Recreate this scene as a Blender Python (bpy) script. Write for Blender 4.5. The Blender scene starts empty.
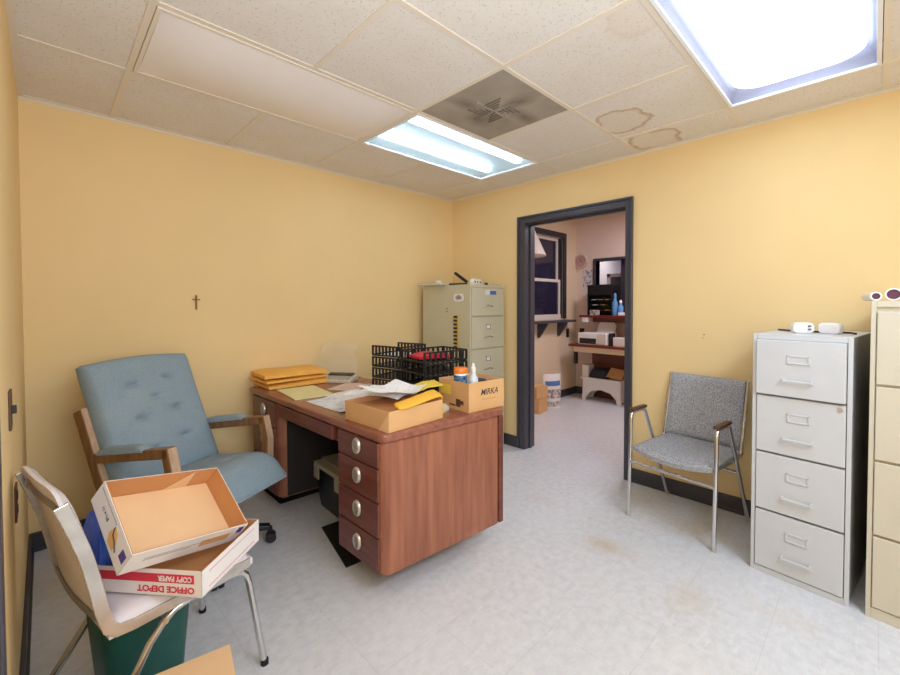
import bpy, bmesh, math, random
from mathutils import Vector, Matrix, Euler
random.seed(7)
SC = bpy.context.scene
COL = SC.collection
PI = math.pi
V = Vector

# ------------------------------------------------------------------ camera
cam_d = bpy.data.cameras.new('camera')
cam_o = bpy.data.objects.new('camera', cam_d); COL.objects.link(cam_o)
YAW, PIT, ROL = 0.7727, -0.0224, -0.0027
fw = V((math.sin(YAW)*math.cos(PIT), math.cos(YAW)*math.cos(PIT), math.sin(PIT)))
rt = fw.cross(V((0, 0, 1))).normalized(); up = rt.cross(fw)
r2 = rt*math.cos(ROL)+up*math.sin(ROL); u2 = -rt*math.sin(ROL)+up*math.cos(ROL)
R3 = Matrix((r2, u2, -fw)).transposed()
cam_o.matrix_world = Matrix.Translation((-3.0638, -3.0957, 1.2991)) @ R3.to_4x4()
cam_d.sensor_width = 36; cam_d.sensor_fit = 'HORIZONTAL'
cam_d.lens = 416.2/900*36
cam_d.shift_y = (313.81-337.5)/900.0
cam_d.clip_start = 0.02
SC.camera = cam_o

# ------------------------------------------------------------------ world, exposure
w = bpy.data.worlds.new('world'); SC.world = w; w.use_nodes = True
w.node_tree.nodes['Background'].inputs[0].default_value = (0.8, 0.85, 1, 1)
w.node_tree.nodes['Background'].inputs[1].default_value = 0.05
SC.view_settings.view_transform = 'Standard'
try: SC.view_settings.look = 'None'
except Exception: pass
SC.view_settings.exposure = 0.40
SC.view_settings.gamma = 1.0
SC.view_settings.use_curve_mapping = False
SC.cycles.max_bounces = 10
SC.cycles.diffuse_bounces = 6
SC.cycles.transparent_max_bounces = 12
SC.cycles.sample_clamp_indirect = 8.0

LCOL = (0.79, 0.97, 1.22)
E_TUBE, E_LENS, E_BIG = 105.0, 0.17, 3.7

def area(name, loc, size, power, color=(1, 1, 1), rot=(0, 0, 0), sy=None):
    d = bpy.data.lights.new(name, 'AREA'); d.energy = power; d.color = color
    d.shape = 'RECTANGLE'; d.size = size; d.size_y = sy or size
    o = bpy.data.objects.new(name, d); COL.objects.link(o); o.location = loc; o.rotation_euler = rot
    return o
area('light_rear_fill', (-1.87, -4.02, 2.33), 1.1, 30, LCOL, sy=0.55)   # added fill lamp at the unseen rear end, no fixture modelled
area('light_ceiling_fill', (-2.75, -3.35, 1.4), 0.8, 21, LCOL, rot=V((0.22, 0.70, 0.66)).to_track_quat('-Z', 'Y').to_euler())   # added fill lamp out of view, aimed up to brighten the ceiling
area('light_next_room', (1.6, -1.6, 2.5), 0.6, 23, (0.93, 0.88, 1.0))                 # dim lamp of the next room
area('light_back_office', (3.3, -0.5, 2.2), 0.4, 9, (0.62, 0.68, 1.0))                # bluish room beyond the hatch

# ------------------------------------------------------------------ helpers: materials
def lin(c):
    r = []
    for x in c[:3]:
        x /= 255.0
        r.append(x/12.92 if x <= 0.04045 else ((x+0.055)/1.055)**2.4)
    return (*r, 1.0)

def mat(name, col, rough=0.5, metal=0.0, var=0.0, vscale=6.0, bump=0.0, bscale=60.0, stretch=(1, 1, 1), col2=None, detail=4.0, spec=None, trans=0.0):
    m = bpy.data.materials.new(name); m.use_nodes = True
    nt = m.node_tree; b = nt.nodes['Principled BSDF']
    c = lin(col)
    b.inputs['Base Color'].default_value = c
    b.inputs['Roughness'].default_value = rough
    b.inputs['Metallic'].default_value = metal
    if spec is not None: b.inputs['Specular IOR Level'].default_value = spec
    tc = nt.nodes.new('ShaderNodeTexCoord'); mp = nt.nodes.new('ShaderNodeMapping')
    mp.inputs['Scale'].default_value = stretch
    nt.links.new(tc.outputs['Object'], mp.inputs['Vector'])
    if var > 0 or col2:
        n = nt.nodes.new('ShaderNodeTexNoise'); n.inputs['Scale'].default_value = vscale; n.inputs['Detail'].default_value = detail
        nt.links.new(mp.outputs[0], n.inputs['Vector'])
        rp = nt.nodes.new('ShaderNodeValToRGB')
        rp.color_ramp.elements[0].position = 0.36; rp.color_ramp.elements[1].position = 0.64
        ca = lin(col2) if col2 else tuple(x*(1-var) for x in c[:3])+(1,)
        rp.color_ramp.elements[0].color = ca; rp.color_ramp.elements[1].color = c
        nt.links.new(n.outputs['Fac'], rp.inputs[0]); nt.links.new(rp.outputs[0], b.inputs['Base Color'])
    if bump > 0:
        n2 = nt.nodes.new('ShaderNodeTexNoise'); n2.inputs['Scale'].default_value = bscale; n2.inputs['Detail'].default_value = 5
        nt.links.new(mp.outputs[0], n2.inputs['Vector'])
        bp = nt.nodes.new('ShaderNodeBump'); bp.inputs['Strength'].default_value = bump; bp.inputs['Distance'].default_value = 0.004
        nt.links.new(n2.outputs['Fac'], bp.inputs['Height']); nt.links.new(bp.outputs[0], b.inputs['Normal'])
    return m

def emit(name, col, s):
    m = bpy.data.materials.new(name); m.use_nodes = True; nt = m.node_tree
    nt.nodes.remove(nt.nodes['Principled BSDF'])
    e = nt.nodes.new('ShaderNodeEmission'); e.inputs[0].default_value = (*LCOL, 1); e.inputs[1].default_value = s
    nt.links.new(e.outputs[0], nt.nodes['Material Output'].inputs[0])
    return m

def clear(name, col, clearness, glow=0.0, rough=0.3):
    m = bpy.data.materials.new(name); m.use_nodes = True; nt = m.node_tree
    b = nt.nodes['Principled BSDF']; b.inputs['Base Color'].default_value = lin(tuple(x*0.55 for x in col) if glow else col); b.inputs['Roughness'].default_value = rough
    if glow:
        b.inputs['Emission Color'].default_value = lin(col); b.inputs['Emission Strength'].default_value = glow
    t = nt.nodes.new('ShaderNodeBsdfTransparent'); x = nt.nodes.new('ShaderNodeMixShader'); x.inputs[0].default_value = clearness
    nt.links.new(b.outputs[0], x.inputs[1]); nt.links.new(t.outputs[0], x.inputs[2])
    nt.links.new(x.outputs[0], nt.nodes['Material Output'].inputs[0])
    return m

class NT:
    """tiny node helper"""
    def __init__(s, name, rough=0.5):
        s.m = bpy.data.materials.new(name); s.m.use_nodes = True; s.nt = s.m.node_tree
        s.b = s.nt.nodes['Principled BSDF']; s.b.inputs['Roughness'].default_value = rough
        tc = s.nt.nodes.new('ShaderNodeTexCoord'); s.co = tc.outputs['Object']
    def link(s, a, b): s.nt.links.new(a, b)
    def noise(s, scale, detail=4, vec=None, out='Fac'):
        n = s.nt.nodes.new('ShaderNodeTexNoise'); n.inputs['Scale'].default_value = scale; n.inputs['Detail'].default_value = detail
        s.link(vec or s.co, n.inputs['Vector']); return n.outputs[out]
    def voro(s, scale, feature='F1'):
        n = s.nt.nodes.new('ShaderNodeTexVoronoi'); n.inputs['Scale'].default_value = scale; n.feature = feature
        s.link(s.co, n.inputs['Vector']); return n.outputs['Distance']
    def ramp(s, fac, stops):
        r = s.nt.nodes.new('ShaderNodeValToRGB'); e = r.color_ramp.elements
        while len(e) < len(stops): e.new(0.5)
        for k, (p, c) in enumerate(stops): e[k].position = p; e[k].color = c if len(c) == 4 else (*c, 1)
        s.link(fac, r.inputs[0]); return r.outputs[0]
    def mix(s, fac, a, b, mode='MIX'):
        n = s.nt.nodes.new('ShaderNodeMix'); n.data_type = 'RGBA'; n.blend_type = mode
        for k, x in ((0, fac), (6, a), (7, b)):
            if isinstance(x, (int, float)): n.inputs[k].default_value = x
            elif isinstance(x, tuple): n.inputs[k].default_value = x
            else: s.link(x, n.inputs[k])
        return n.outputs[2]
    def math(s, op, a, b=0.0, c=0.0):
        n = s.nt.nodes.new('ShaderNodeMath'); n.operation = op
        for k, x in enumerate((a, b, c)):
            if isinstance(x, (int, float)): n.inputs[k].default_value = x
            else: s.link(x, n.inputs[k])
        return n.outputs[0]
    def dist(s, p, sx=1.0, sy=1.0, wob=0.0):
        """distance in the xy plane from point p with axes scaled; wobble by noise"""
        sep = s.nt.nodes.new('ShaderNodeSeparateXYZ'); s.link(s.co, sep.inputs[0])
        dx = s.math('MULTIPLY', s.math('SUBTRACT', sep.outputs[0], p[0]), sx)
        dy = s.math('MULTIPLY', s.math('SUBTRACT', sep.outputs[1], p[1]), sy)
        d = s.math('SQRT', s.math('ADD', s.math('MULTIPLY', dx, dx), s.math('MULTIPLY', dy, dy)))
        if wob: d = s.math('ADD', d, s.math('MULTIPLY', s.math('SUBTRACT', s.noise(9.0, 5), 0.5), wob))
        return d
    def bump(s, h, strength, dist=0.004):
        bp = s.nt.nodes.new('ShaderNodeBump'); bp.inputs['Strength'].default_value = strength; bp.inputs['Distance'].default_value = dist
        s.link(h, bp.inputs['Height']); s.link(bp.outputs[0], s.b.inputs['Normal'])
    def color(s, c): s.link(c, s.b.inputs['Base Color'])

def mat_floor(name, base):
    t = NT(name, 0.38)
    n1 = t.noise(1.3, 6); n2 = t.noise(26, 6); n3 = t.noise(140, 3)
    c = t.ramp(n1, [(0.3, lin(tuple(x-9 for x in base))), (0.7, lin(base))])
    c = t.mix(t.ramp(n2, [(0.35, (0, 0, 0)), (0.62, (1, 1, 1))]), c, lin(tuple(x+6 for x in base)))
    c = t.mix(t.ramp(n3, [(0.60, (0, 0, 0)), (0.72, (0.55, 0.55, 0.55))]), c, lin(tuple(x-36 for x in base)))
    # 12 inch tile joints
    br = t.nt.nodes.new('ShaderNodeTexBrick'); br.offset = 0.0; br.inputs['Scale'].default_value = 1.0
    br.inputs['Brick Width'].default_value = 0.3048; br.inputs['Row Height'].default_value = 0.3048; br.inputs['Mortar Size'].default_value = 0.0018
    mp = t.nt.nodes.new('ShaderNodeMapping'); mp.inputs['Location'].default_value = (0.11, 0.07, 0); t.link(t.co, mp.inputs[0]); t.link(mp.outputs[0], br.inputs['Vector'])
    c = t.mix(t.math('MULTIPLY', br.outputs['Fac'], 0.16), c, lin((140, 136, 132)))
    # worn tan and rust patches and a scuffed pale trail
    for p, sx, sy, col, r, k in (((-0.92, -2.10), 1.5, 1.0, (196, 174, 140), 0.17, 0.55), ((-0.72, -1.55), 1.6, 1.2, (206, 190, 166), 0.16, 0.25), ((-0.40, -2.40), 1, 0.7, (196, 172, 132), 0.20, 0.45),
                                 ((-1.05, -2.55), 1.0, 1.5, (204, 186, 160), 0.20, 0.35), ((-1.45, -2.75), 1.3, 1.0, (222, 218, 214), 0.30, 0.4), ((-0.9, -2.85), 1.6, 1.0, (206, 190, 166), 0.16, 0.3)):
        d = t.dist(p, sx, sy, 0.22)
        c = t.mix(t.math('MULTIPLY', t.ramp(d, [(0.0, (1, 1, 1)), (r, (0, 0, 0))]), k), c, lin(col))
    # fine pale scratches and small dark specks
    mp2 = t.nt.nodes.new('ShaderNodeMapping'); mp2.inputs['Scale'].default_value = (1.0, 4.0, 1); mp2.inputs['Rotation'].default_value = (0, 0, 0.9); t.link(t.co, mp2.inputs[0])
    sc = t.ramp(t.noise(16, 7, mp2.outputs[0]), [(0.56, (0, 0, 0)), (0.70, (0.55, 0.55, 0.55))])
    c = t.mix(sc, c, lin((228, 228, 229)))
    sp = t.math('MULTIPLY', t.ramp(t.voro(16.0), [(0.03, (1, 1, 1)), (0.07, (0, 0, 0))]), t.ramp(t.noise(2.3, 3), [(0.52, (0, 0, 0)), (0.62, (0.5, 0.5, 0.5))]))
    c = t.mix(sp, c, lin((140, 132, 124)))
    t.color(c); t.bump(n2, 0.05)
    return t.m

def mat_ceiling():
    t = NT('ceiling_tile', 0.9)
    base = lin((230, 224, 217))
    v = t.voro(92.0); n = t.noise(55, 3); n2 = t.noise(4, 4)
    holes = t.math('MULTIPLY', t.ramp(v, [(0.12, (1, 1, 1)), (0.34, (0, 0, 0))]), t.ramp(n, [(0.46, (0, 0, 0)), (0.56, (1, 1, 1))]))
    c = t.mix(t.ramp(n2, [(0.3, (0, 0, 0)), (0.7, (1, 1, 1))]), base, lin((226, 217, 206)))
    c = t.mix(t.math('MULTIPLY', holes, 0.62), c, lin((150, 132, 108)))
    # water stains: brown rims with a faint wash
    for p, sx, sy, r in (((-0.58, -2.02), 1.0, 1.15, 0.17), ((-0.16, -2.05), 0.8, 1.0, 0.155), ((-1.43, -2.46), 1.0, 1.0, 0.12)):
        d = t.dist(p, sx, sy, 0.14)
        rim = t.ramp(d, [(max(0, r-0.035), (0, 0, 0)), (r-0.006, (1, 1, 1)), (r+0.008, (0, 0, 0))])
        wash = t.ramp(d, [(r-0.01, (0.16,)*3 if r > 0.13 else (0.2,)*3), (r+0.004 if r > 0.13 else r+0.05, (0, 0, 0))])
        k = 0.75 if r > 0.13 else 0.12
        c = t.mix(t.math('MULTIPLY', rim, k), c, lin((184, 146, 98)))
        c = t.mix(wash, c, lin((214, 184, 144)))
    t.color(c); t.bump(t.math('SUBTRACT', n, holes), 0.35, 0.003)
    return t.m

def mat_wood(name, a, b, rough=0.35, axis='x', scale=1.0):
    t = NT(name, rough)
    mp = t.nt.nodes.new('ShaderNodeMapping')
    st = {'x': (1.2, 14, 14), 'y': (14, 1.2, 14), 'z': (14, 14, 1.2)}[axis]
    mp.inputs['Scale'].default_value = tuple(k*scale for k in st)
    t.link(t.co, mp.inputs[0])
    n = t.noise(2.2, 7, mp.outputs[0]); n2 = t.noise(0.6, 3, mp.outputs[0]); n3 = t.noise(3.0, 4)
    c = t.ramp(n, [(0.30, lin(a)), (0.68, lin(b))])
    c = t.mix(t.math('MULTIPLY', n2, 0.45), c, lin(a))
    c = t.mix(t.ramp(n3, [(0.62, (0, 0, 0)), (0.75, (0.25, 0.25, 0.25))]), c, lin(tuple(min(255, x+38) for x in b)))
    t.color(c); t.bump(n, 0.06)
    return t.m

def mat_fabric(name, a, b, scale=260.0, rough=0.92, wear=None):
    t = NT(name, rough)
    n = t.noise(scale, 2); n2 = t.noise(5, 4)
    c = t.ramp(n, [(0.38, lin(a)), (0.62, lin(b))])
    if wear: c = t.mix(t.ramp(n2, [(0.50, (0, 0, 0)), (0.80, (0.35, 0.35, 0.35))]), c, lin(wear))
    t.color(c); t.bump(n, 0.25, 0.002)
    return t.m

def mat_print(name, paper, ink, scale=70.0, amount=0.5):
    """paper with dense printed lines of small type"""
    t = NT(name, 0.7)
    mp = t.nt.nodes.new('ShaderNodeMapping'); mp.inputs['Scale'].default_value = (0.35, 1.6, 1); t.link(t.co, mp.inputs[0])
    n = t.noise(scale, 2, mp.outputs[0])
    c = t.mix(t.math('MULTIPLY', t.ramp(n, [(0.53, (0, 0, 0)), (0.60, (1, 1, 1))]), amount), lin(paper), lin(ink))
    t.color(c); return t.m

def mat_vent():
    t = NT('vent_metal', 0.7)
    n = t.noise(3.5, 5)
    c = t.ramp(n, [(0.30, lin((150, 140, 126))), (0.70, lin((176, 166, 152)))])
    for p, sx, sy, r in (((0.02, -0.16), 2.2, 1.0, 0.15), ((0.19, -0.07), 1.0, 2.4, 0.17), ((-0.16, 0.06), 1.0, 2.4, 0.16), ((0.03, 0.13), 1.3, 1.5, 0.14)):
        d = t.dist(p, sx, sy, 0.16)
        c = t.mix(t.ramp(d, [(0.0, (0.75, 0.75, 0.75)), (r, (0, 0, 0))]), c, lin((104, 92, 80)))
    t.color(c); return t.m

M = dict(
    yellow=mat('yellow_paint', (241, 211, 154), 0.75, var=0.05, vscale=1.2, bump=0.10, bscale=180),
    pink=mat('pale_pink_paint', (226, 204, 192), 0.8, var=0.05, vscale=1.5),
    innery=mat('cream_paint', (226, 203, 172), 0.8, var=0.05, vscale=1.5),
    floor=mat_floor('vinyl_tile', (213, 214, 218)),
    ceil=mat_ceiling(),
    tbar=mat('ceiling_grid_paint', (228, 216, 198), 0.6),
    black=mat('black_paint', (66, 65, 74), 0.35),
    wincase=mat('near_black_casing', (44, 42, 50), 0.4),
    basebd=mat('baseboard_rubber', (68, 64, 70), 0.45),
    housing=mat('white_enamel', (238, 240, 244), 0.4),
    pan=mat('dimmed_pan', (126, 140, 142), 0.5), panb=mat('lavender_grey_pan', (176, 176, 192), 0.5),  # pans darkened in colour so the lit housings look less bright
    tube=emit('fluorescent_tube', (240, 250, 255), E_TUBE),
    lens=clear('prismatic_lens', (206, 232, 232), 0.035, E_LENS),
    panel=emit('bright_panel', (255, 254, 250), E_BIG),
    lensb=clear('clear_lens', (226, 228, 244), 0.88, 0.10),
    offlens=mat('milky_lens', (240, 234, 232), 0.22, var=0.02),
    vent=mat_vent(),
    ventdark=mat('vent_slot', (122, 110, 97), 0.8),
    wood=mat_wood('mahogany_side', (134, 80, 58), (176, 114, 86), 0.32, 'z'),
    woodtop=mat_wood('mahogany_top', (130, 76, 58), (164, 104, 82), 0.24, 'y'),
    wooddr=mat_wood('mahogany_drawer', (94, 50, 40), (128, 72, 56), 0.30, 'y'),
    kneehole=mat('kneehole_shade', (34, 25, 22), 0.7),  # shade of the kneehole put into a near-black colour
    oak=mat_wood('worn_walnut', (112, 76, 42), (150, 108, 64), 0.4, 'z', 1.6),
    oakedge=mat_wood('bare_wood_edge', (178, 142, 110), (206, 172, 142), 0.5, 'z', 1.6),
    nickel=mat('brushed_nickel', (206, 200, 188), 0.32, 0.75),
    chrome=mat('chrome', (214, 214, 216), 0.16, 0.95),
    chromeworn=mat('worn_chrome', (214, 212, 210), 0.26, 0.8, vscale=14, col2=(192, 188, 184)),
    trimgrey=mat('dull_metal_trim', (150, 142, 140), 0.35, 0.6),
    blue=mat_fabric('blue_grey_wool', (130, 148, 158), (148, 166, 176), 300, wear=(160, 174, 178)),
    grey=mat_fabric('grey_tweed', (128, 129, 135), (184, 184, 187), 170),
    vinyl=mat('off_white_vinyl', (224, 214, 214), 0.45, var=0.06, vscale=12, bump=0.05, bscale=200),
    kraft=mat('kraft_cardboard', (218, 170, 116), 0.85, var=0.06, vscale=8),
    kraftin=mat('kraft_inside', (206, 146, 92), 0.85, var=0.07, vscale=6),
    kraftlight=mat('pale_kraft', (232, 190, 142), 0.85, var=0.05, vscale=6),
    whitecard=mat('white_carton', (236, 230, 226), 0.6, var=0.03),
    red=mat('red_print', (214, 52, 74), 0.6),
    purple=mat('purple_print', (78, 60, 140), 0.6),
    figure=mat('tan_print', (226, 178, 104), 0.6),
    ink=mat('dark_ink', (66, 60, 62), 0.6),
    inkgrey=mat('grey_ink', (150, 146, 148), 0.6),
    orangefaint=mat('faint_orange_print', (214, 160, 96), 0.6),
    green=mat('green_plastic', (34, 92, 84), 0.4, var=0.12, vscale=20),
    greyw=mat('pale_grey_enamel', (206, 208, 211), 0.42, var=0.03, vscale=7),
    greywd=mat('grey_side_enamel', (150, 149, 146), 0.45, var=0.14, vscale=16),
    tan=mat('tan_enamel', (212, 204, 184), 0.42, var=0.03, vscale=6),
    cream=mat('putty_enamel', (206, 200, 172), 0.45, var=0.05, vscale=5),
    dark=mat('black_plastic', (28, 28, 31), 0.35),
    rubber=mat('black_rubber', (20, 20, 22), 0.7, bump=0.2, bscale=120),
    dkgrey=mat('dark_grey_plastic', (62, 62, 64), 0.5),
    manila=mat('golden_envelope', (246, 184, 84), 0.55, var=0.10, vscale=10, bump=0.2, bscale=16),
    yellowpaper=mat_print('yellow_green_paper', (232, 222, 164), (180, 180, 140), 50, 0.2),
    form=mat_print('printed_form', (234, 236, 240), (90, 106, 140), 34, 0.55),
    paper=mat_print('white_paper', (242, 241, 240), (160, 160, 172), 60, 0.22),
    pinkpaper=mat('pinkish_paper', (226, 196, 180), 0.7, var=0.05),
    beige=mat('beige_plastic', (206, 198, 176), 0.5),
    redpaper=mat('red_folder', (214, 40, 66), 0.5),
    orange=mat('orange_lid', (236, 130, 40), 0.4),
    bluelabel=mat('blue_label', (76, 132, 182), 0.5, var=0.5, vscale=60, col2=(30, 34, 40)),
    white=mat('white_plastic', (238, 237, 234), 0.35),
    plastic=clear('clear_plastic_film', (236, 232, 222), 0.90, rough=0.12),
    bottle=mat('pale_translucent_bottle', (222, 226, 230), 0.2),
    yellowcloth=mat('yellow_cloth', (238, 178, 56), 0.75, bump=0.2, bscale=40),
    yellowlab=mat('yellow_label', (236, 204, 70), 0.6),
    toteblue=mat('crumpled_blue_plastic', (48, 104, 226), 0.35, var=0.25, vscale=40, bump=0.5, bscale=40),
    taupe=mat('taupe_lid', (176, 168, 150), 0.5),
    glass=mat('dark_window_glass', (44, 40, 60), 0.10, spec=0.6),
    whiteframe=mat('white_frame_paint', (220, 210, 200), 0.45),
    lav=mat('lavender_paint', (150, 150, 196), 0.6),
    redshelf=mat('red_brown_laminate', (116, 40, 34), 0.35, var=0.1, vscale=10),
    brown=mat('dark_brown_plate', (84, 56, 36), 0.5),
    bluebottle=mat('blue_bottle', (96, 150, 206), 0.2),
    purpledark=mat('dark_plum', (96, 40, 70), 0.5),
    bluebag=mat('blue_bag_band', (80, 120, 176), 0.5),
    mixprint=mat('mixed_print', (222, 216, 208), 0.6, var=0.4, vscale=22, col2=(120, 96, 80)),
    gold=mat('yellow_brass', (214, 176, 72), 0.4),
    bronze=mat('dark_bronze', (136, 98, 52), 0.5),
)

# ------------------------------------------------------------------ helpers: meshes
class MB:
    def __init__(s, mtx=None): s.v = []; s.f = []; s.m = mtx or Matrix.Identity(4)
    def add(s, vs, fs, mtx=None):
        o = len(s.v); m = s.m @ mtx if mtx else s.m
        s.v += [m @ V(p) for p in vs]; s.f += [tuple(i+o for i in f) for f in fs]; return s
    def box(s, c, d, mtx=None):
        x, y, z = c; a, b, h = d[0]/2, d[1]/2, d[2]/2
        vs = [(x+i*a, y+j*b, z+k*h) for k in (-1, 1) for j in (-1, 1) for i in (-1, 1)]
        return s.add(vs, [(0, 2, 3, 1), (4, 5, 7, 6), (0, 1, 5, 4), (2, 6, 7, 3), (0, 4, 6, 2), (1, 3, 7, 5)], mtx)
    def bb(s, x0, x1, y0, y1, z0, z1, mtx=None):
        return s.box(((x0+x1)/2, (y0+y1)/2, (z0+z1)/2), (abs(x1-x0), abs(y1-y0), abs(z1-z0)), mtx)
    def hexa(s, lo, hi):
        """lo and hi: four corners each, same winding (ccw seen from above)"""
        return s.add(list(lo)+list(hi), [(3, 2, 1, 0), (4, 5, 6, 7), (0, 1, 5, 4), (1, 2, 6, 5), (2, 3, 7, 6), (3, 0, 4, 7)])
    def prism(s, poly, z0, z1, mtx=None):
        n = len(poly)
        vs = [(x, y, z0) for x, y in poly]+[(x, y, z1) for x, y in poly]
        return s.add(vs, [tuple(range(n))[::-1], tuple(range(n, 2*n))]+[(i, (i+1) % n, n+(i+1) % n, n+i) for i in range(n)], mtx)
    def cyl(s, p0, p1, r0, r1=None, n=16, cap=True):
        p0, p1 = V(p0), V(p1); r1 = r0 if r1 is None else r1
        t = (p1-p0).normalized(); a = t.orthogonal().normalized(); b = t.cross(a)
        vs = []
        for p, r in ((p0, r0), (p1, r1)):
            vs += [p+(a*math.cos(2*PI*k/n)+b*math.sin(2*PI*k/n))*r for k in range(n)]
        fs = [(k, (k+1) % n, n+(k+1) % n, n+k) for k in range(n)]
        if cap: fs += [tuple(range(n))[::-1], tuple(range(n, 2*n))]
        return s.add(vs, fs)
    def sweep(s, pts, prof, side=None, closed=False):
        pts = [V(p) for p in pts]; N = len(pts); n = len(prof); vs = []; prev = None
        for i, p in enumerate(pts):
            a = pts[(i-1) % N] if (closed or i > 0) else p; b = pts[(i+1) % N] if (closed or i < N-1) else p
            t = (b-a).normalized()
            if side is not None: x = V(side)
            elif prev is None: x = t.orthogonal()
            else: x = prev
            x = (x-t*x.dot(t)).normalized(); prev = x; y = t.cross(x)
            k = 1.0
            if (closed or 0 < i < N-1):
                d = (p-a).normalized().dot((b-p).normalized()); k = 1/max(0.6, math.sqrt(max(0.05, (1+d)/2)))
            for u, v in prof: vs.append(p+x*u+y*v*(k if side is not None else 1.0))
        fs = []
        for i in range(N if closed else N-1):
            j = (i+1) % N
            fs += [(i*n+k, i*n+(k+1) % n, j*n+(k+1) % n, j*n+k) for k in range(n)]
        if not closed: fs += [tuple(range(n))[::-1], tuple(range((N-1)*n, N*n))]
        return s.add(vs, fs)
    def tube(s, pts, r, n=10, side=None, closed=False):
        return s.sweep(pts, [(r*math.cos(2*PI*k/n), r*math.sin(2*PI*k/n)) for k in range(n)], side, closed)
    def bar(s, pts, w, h, side):
        return s.sweep(pts, [(-w/2, -h/2), (w/2, -h/2), (w/2, h/2), (-w/2, h/2)], side)
    def lathe(s, prof, c=(0, 0, 0), n=20, sx=1.0, sy=1.0):
        vs = []; m = len(prof)
        for r, z in prof: vs += [(c[0]+sx*r*math.cos(2*PI*k/n), c[1]+sy*r*math.sin(2*PI*k/n), c[2]+z) for k in range(n)]
        fs = []
        for i in range(m-1): fs += [(i*n+k, i*n+(k+1) % n, (i+1)*n+(k+1) % n, (i+1)*n+k) for k in range(n)]
        fs += [tuple(range(n))[::-1], tuple(range((m-1)*n, m*n))]
        return s.add(vs, fs)
    def slab(s, nx, ny, top, bot):
        """closed body between two grids: top(u,v), bot(u,v) -> point"""
        vs = [top(i/nx, j/ny) for j in range(ny+1) for i in range(nx+1)]
        o = len(vs); vs += [bot(i/nx, j/ny) for j in range(ny+1) for i in range(nx+1)]
        q = lambda i, j: j*(nx+1)+i
        fs = []
        for j in range(ny):
            for i in range(nx):
                fs.append((q(i, j), q(i+1, j), q(i+1, j+1), q(i, j+1)))
                fs.append((o+q(i, j), o+q(i, j+1), o+q(i+1, j+1), o+q(i+1, j)))
        for i in range(nx):
            fs.append((q(i, 0), o+q(i, 0), o+q(i+1, 0), q(i+1, 0))); fs.append((q(i, ny), q(i+1, ny), o+q(i+1, ny), o+q(i, ny)))
        for j in range(ny):
            fs.append((q(0, j), q(0, j+1), o+q(0, j+1), o+q(0, j))); fs.append((q(nx, j), o+q(nx, j), o+q(nx, j+1), q(nx, j+1)))
        return s.add(vs, fs)
    def build(s, name, material, parent=None, bevel=0.0, seg=2, smooth=False, solid=0.0, sub=0):
        me = bpy.data.meshes.new(name); me.from_pydata([tuple(p) for p in s.v], [], s.f); me.update()
        bm = bmesh.new(); bm.from_mesh(me)
        bmesh.ops.recalc_face_normals(bm, faces=bm.faces); bm.to_mesh(me); bm.free()
        o = bpy.data.objects.new(name, me); COL.objects.link(o)
        me.materials.append(material)
        if smooth:
            me.polygons.foreach_set('use_smooth', [True]*len(me.polygons))
            try: me.set_sharp_from_angle(angle=math.radians(42))
            except Exception: pass
        if solid:
            k = o.modifiers.new('solid', 'SOLIDIFY'); k.thickness = solid; k.offset = 0
        if bevel:
            k = o.modifiers.new('bevel', 'BEVEL'); k.width = bevel; k.segments = seg; k.limit_method = 'ANGLE'; k.angle_limit = math.radians(40)
            k.harden_normals = False
        if sub:
            k = o.modifiers.new('sub', 'SUBSURF'); k.levels = sub; k.render_levels = sub
        if parent is not None: o.parent = parent
        return o

def tag(o, label, cat, group=None, kind=None):
    o['label'] = label; o['category'] = cat
    if group: o['group'] = group
    if kind: o['kind'] = kind
    return o
def thing(name, label, cat, loc=(0, 0, 0), rz=0.0, group=None, rot=None):
    o = bpy.data.objects.new(name, None); COL.objects.link(o); o.empty_display_size = 0.1
    o.location = loc; o.rotation_euler = rot if rot else (0, 0, rz)
    return tag(o, label, cat, group)
def struct(mb, name, m, **k):
    o = mb.build(name, m, **k); o['kind'] = 'structure'; return o
def relabel(o, label): o['label'] = label; return o
def copy_tree(o, parent=None):
    c = o.copy(); COL.objects.link(c)
    if parent is not None: c.parent = parent
    for ch in list(o.children): copy_tree(ch, c)
    return c
def text(name, body, size, m, parent, mtx, sx=1.0, extrude=0.0004, bold=0.0, shear=0.0):
    c = bpy.data.curves.new(name, 'FONT'); c.body = body; c.size = size; c.align_x = 'CENTER'; c.align_y = 'CENTER'
    c.extrude = extrude; c.offset = bold; c.resolution_u = 3; c.shear = shear
    c.materials.append(m)
    tmp = bpy.data.objects.new('lettering_curve', c); COL.objects.link(tmp)
    me = bpy.data.meshes.new_from_object(tmp.evaluated_get(bpy.context.evaluated_depsgraph_get()))
    bpy.data.objects.remove(tmp); bpy.data.curves.remove(c)
    o = bpy.data.objects.new(name, me); COL.objects.link(o)
    if not me.materials: me.materials.append(m)
    o.parent = parent; o.matrix_local = mtx @ Matrix.Diagonal((sx, 1, 1, 1))
    return o
def frame_m(o, ex, ey):
    """matrix with origin o, text right = ex, text up = ey"""
    ex = V(ex).normalized(); ey = V(ey); ey = (ey-ex*ey.dot(ex)).normalized(); ez = ex.cross(ey)
    m = Matrix((ex, ey, ez)).transposed().to_4x4(); m.translation = V(o); return m
def rounded(x0, x1, y0, y1, r, n=4):
    p = []
    for cx, cy, a in ((x1-r, y0+r, -90), (x1-r, y1-r, 0), (x0+r, y1-r, 90), (x0+r, y0+r, 180)):
        for k in range(n+1):
            t = math.radians(a+90*k/n); p.append((cx+r*math.cos(t), cy+r*math.sin(t)))
    return p
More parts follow.
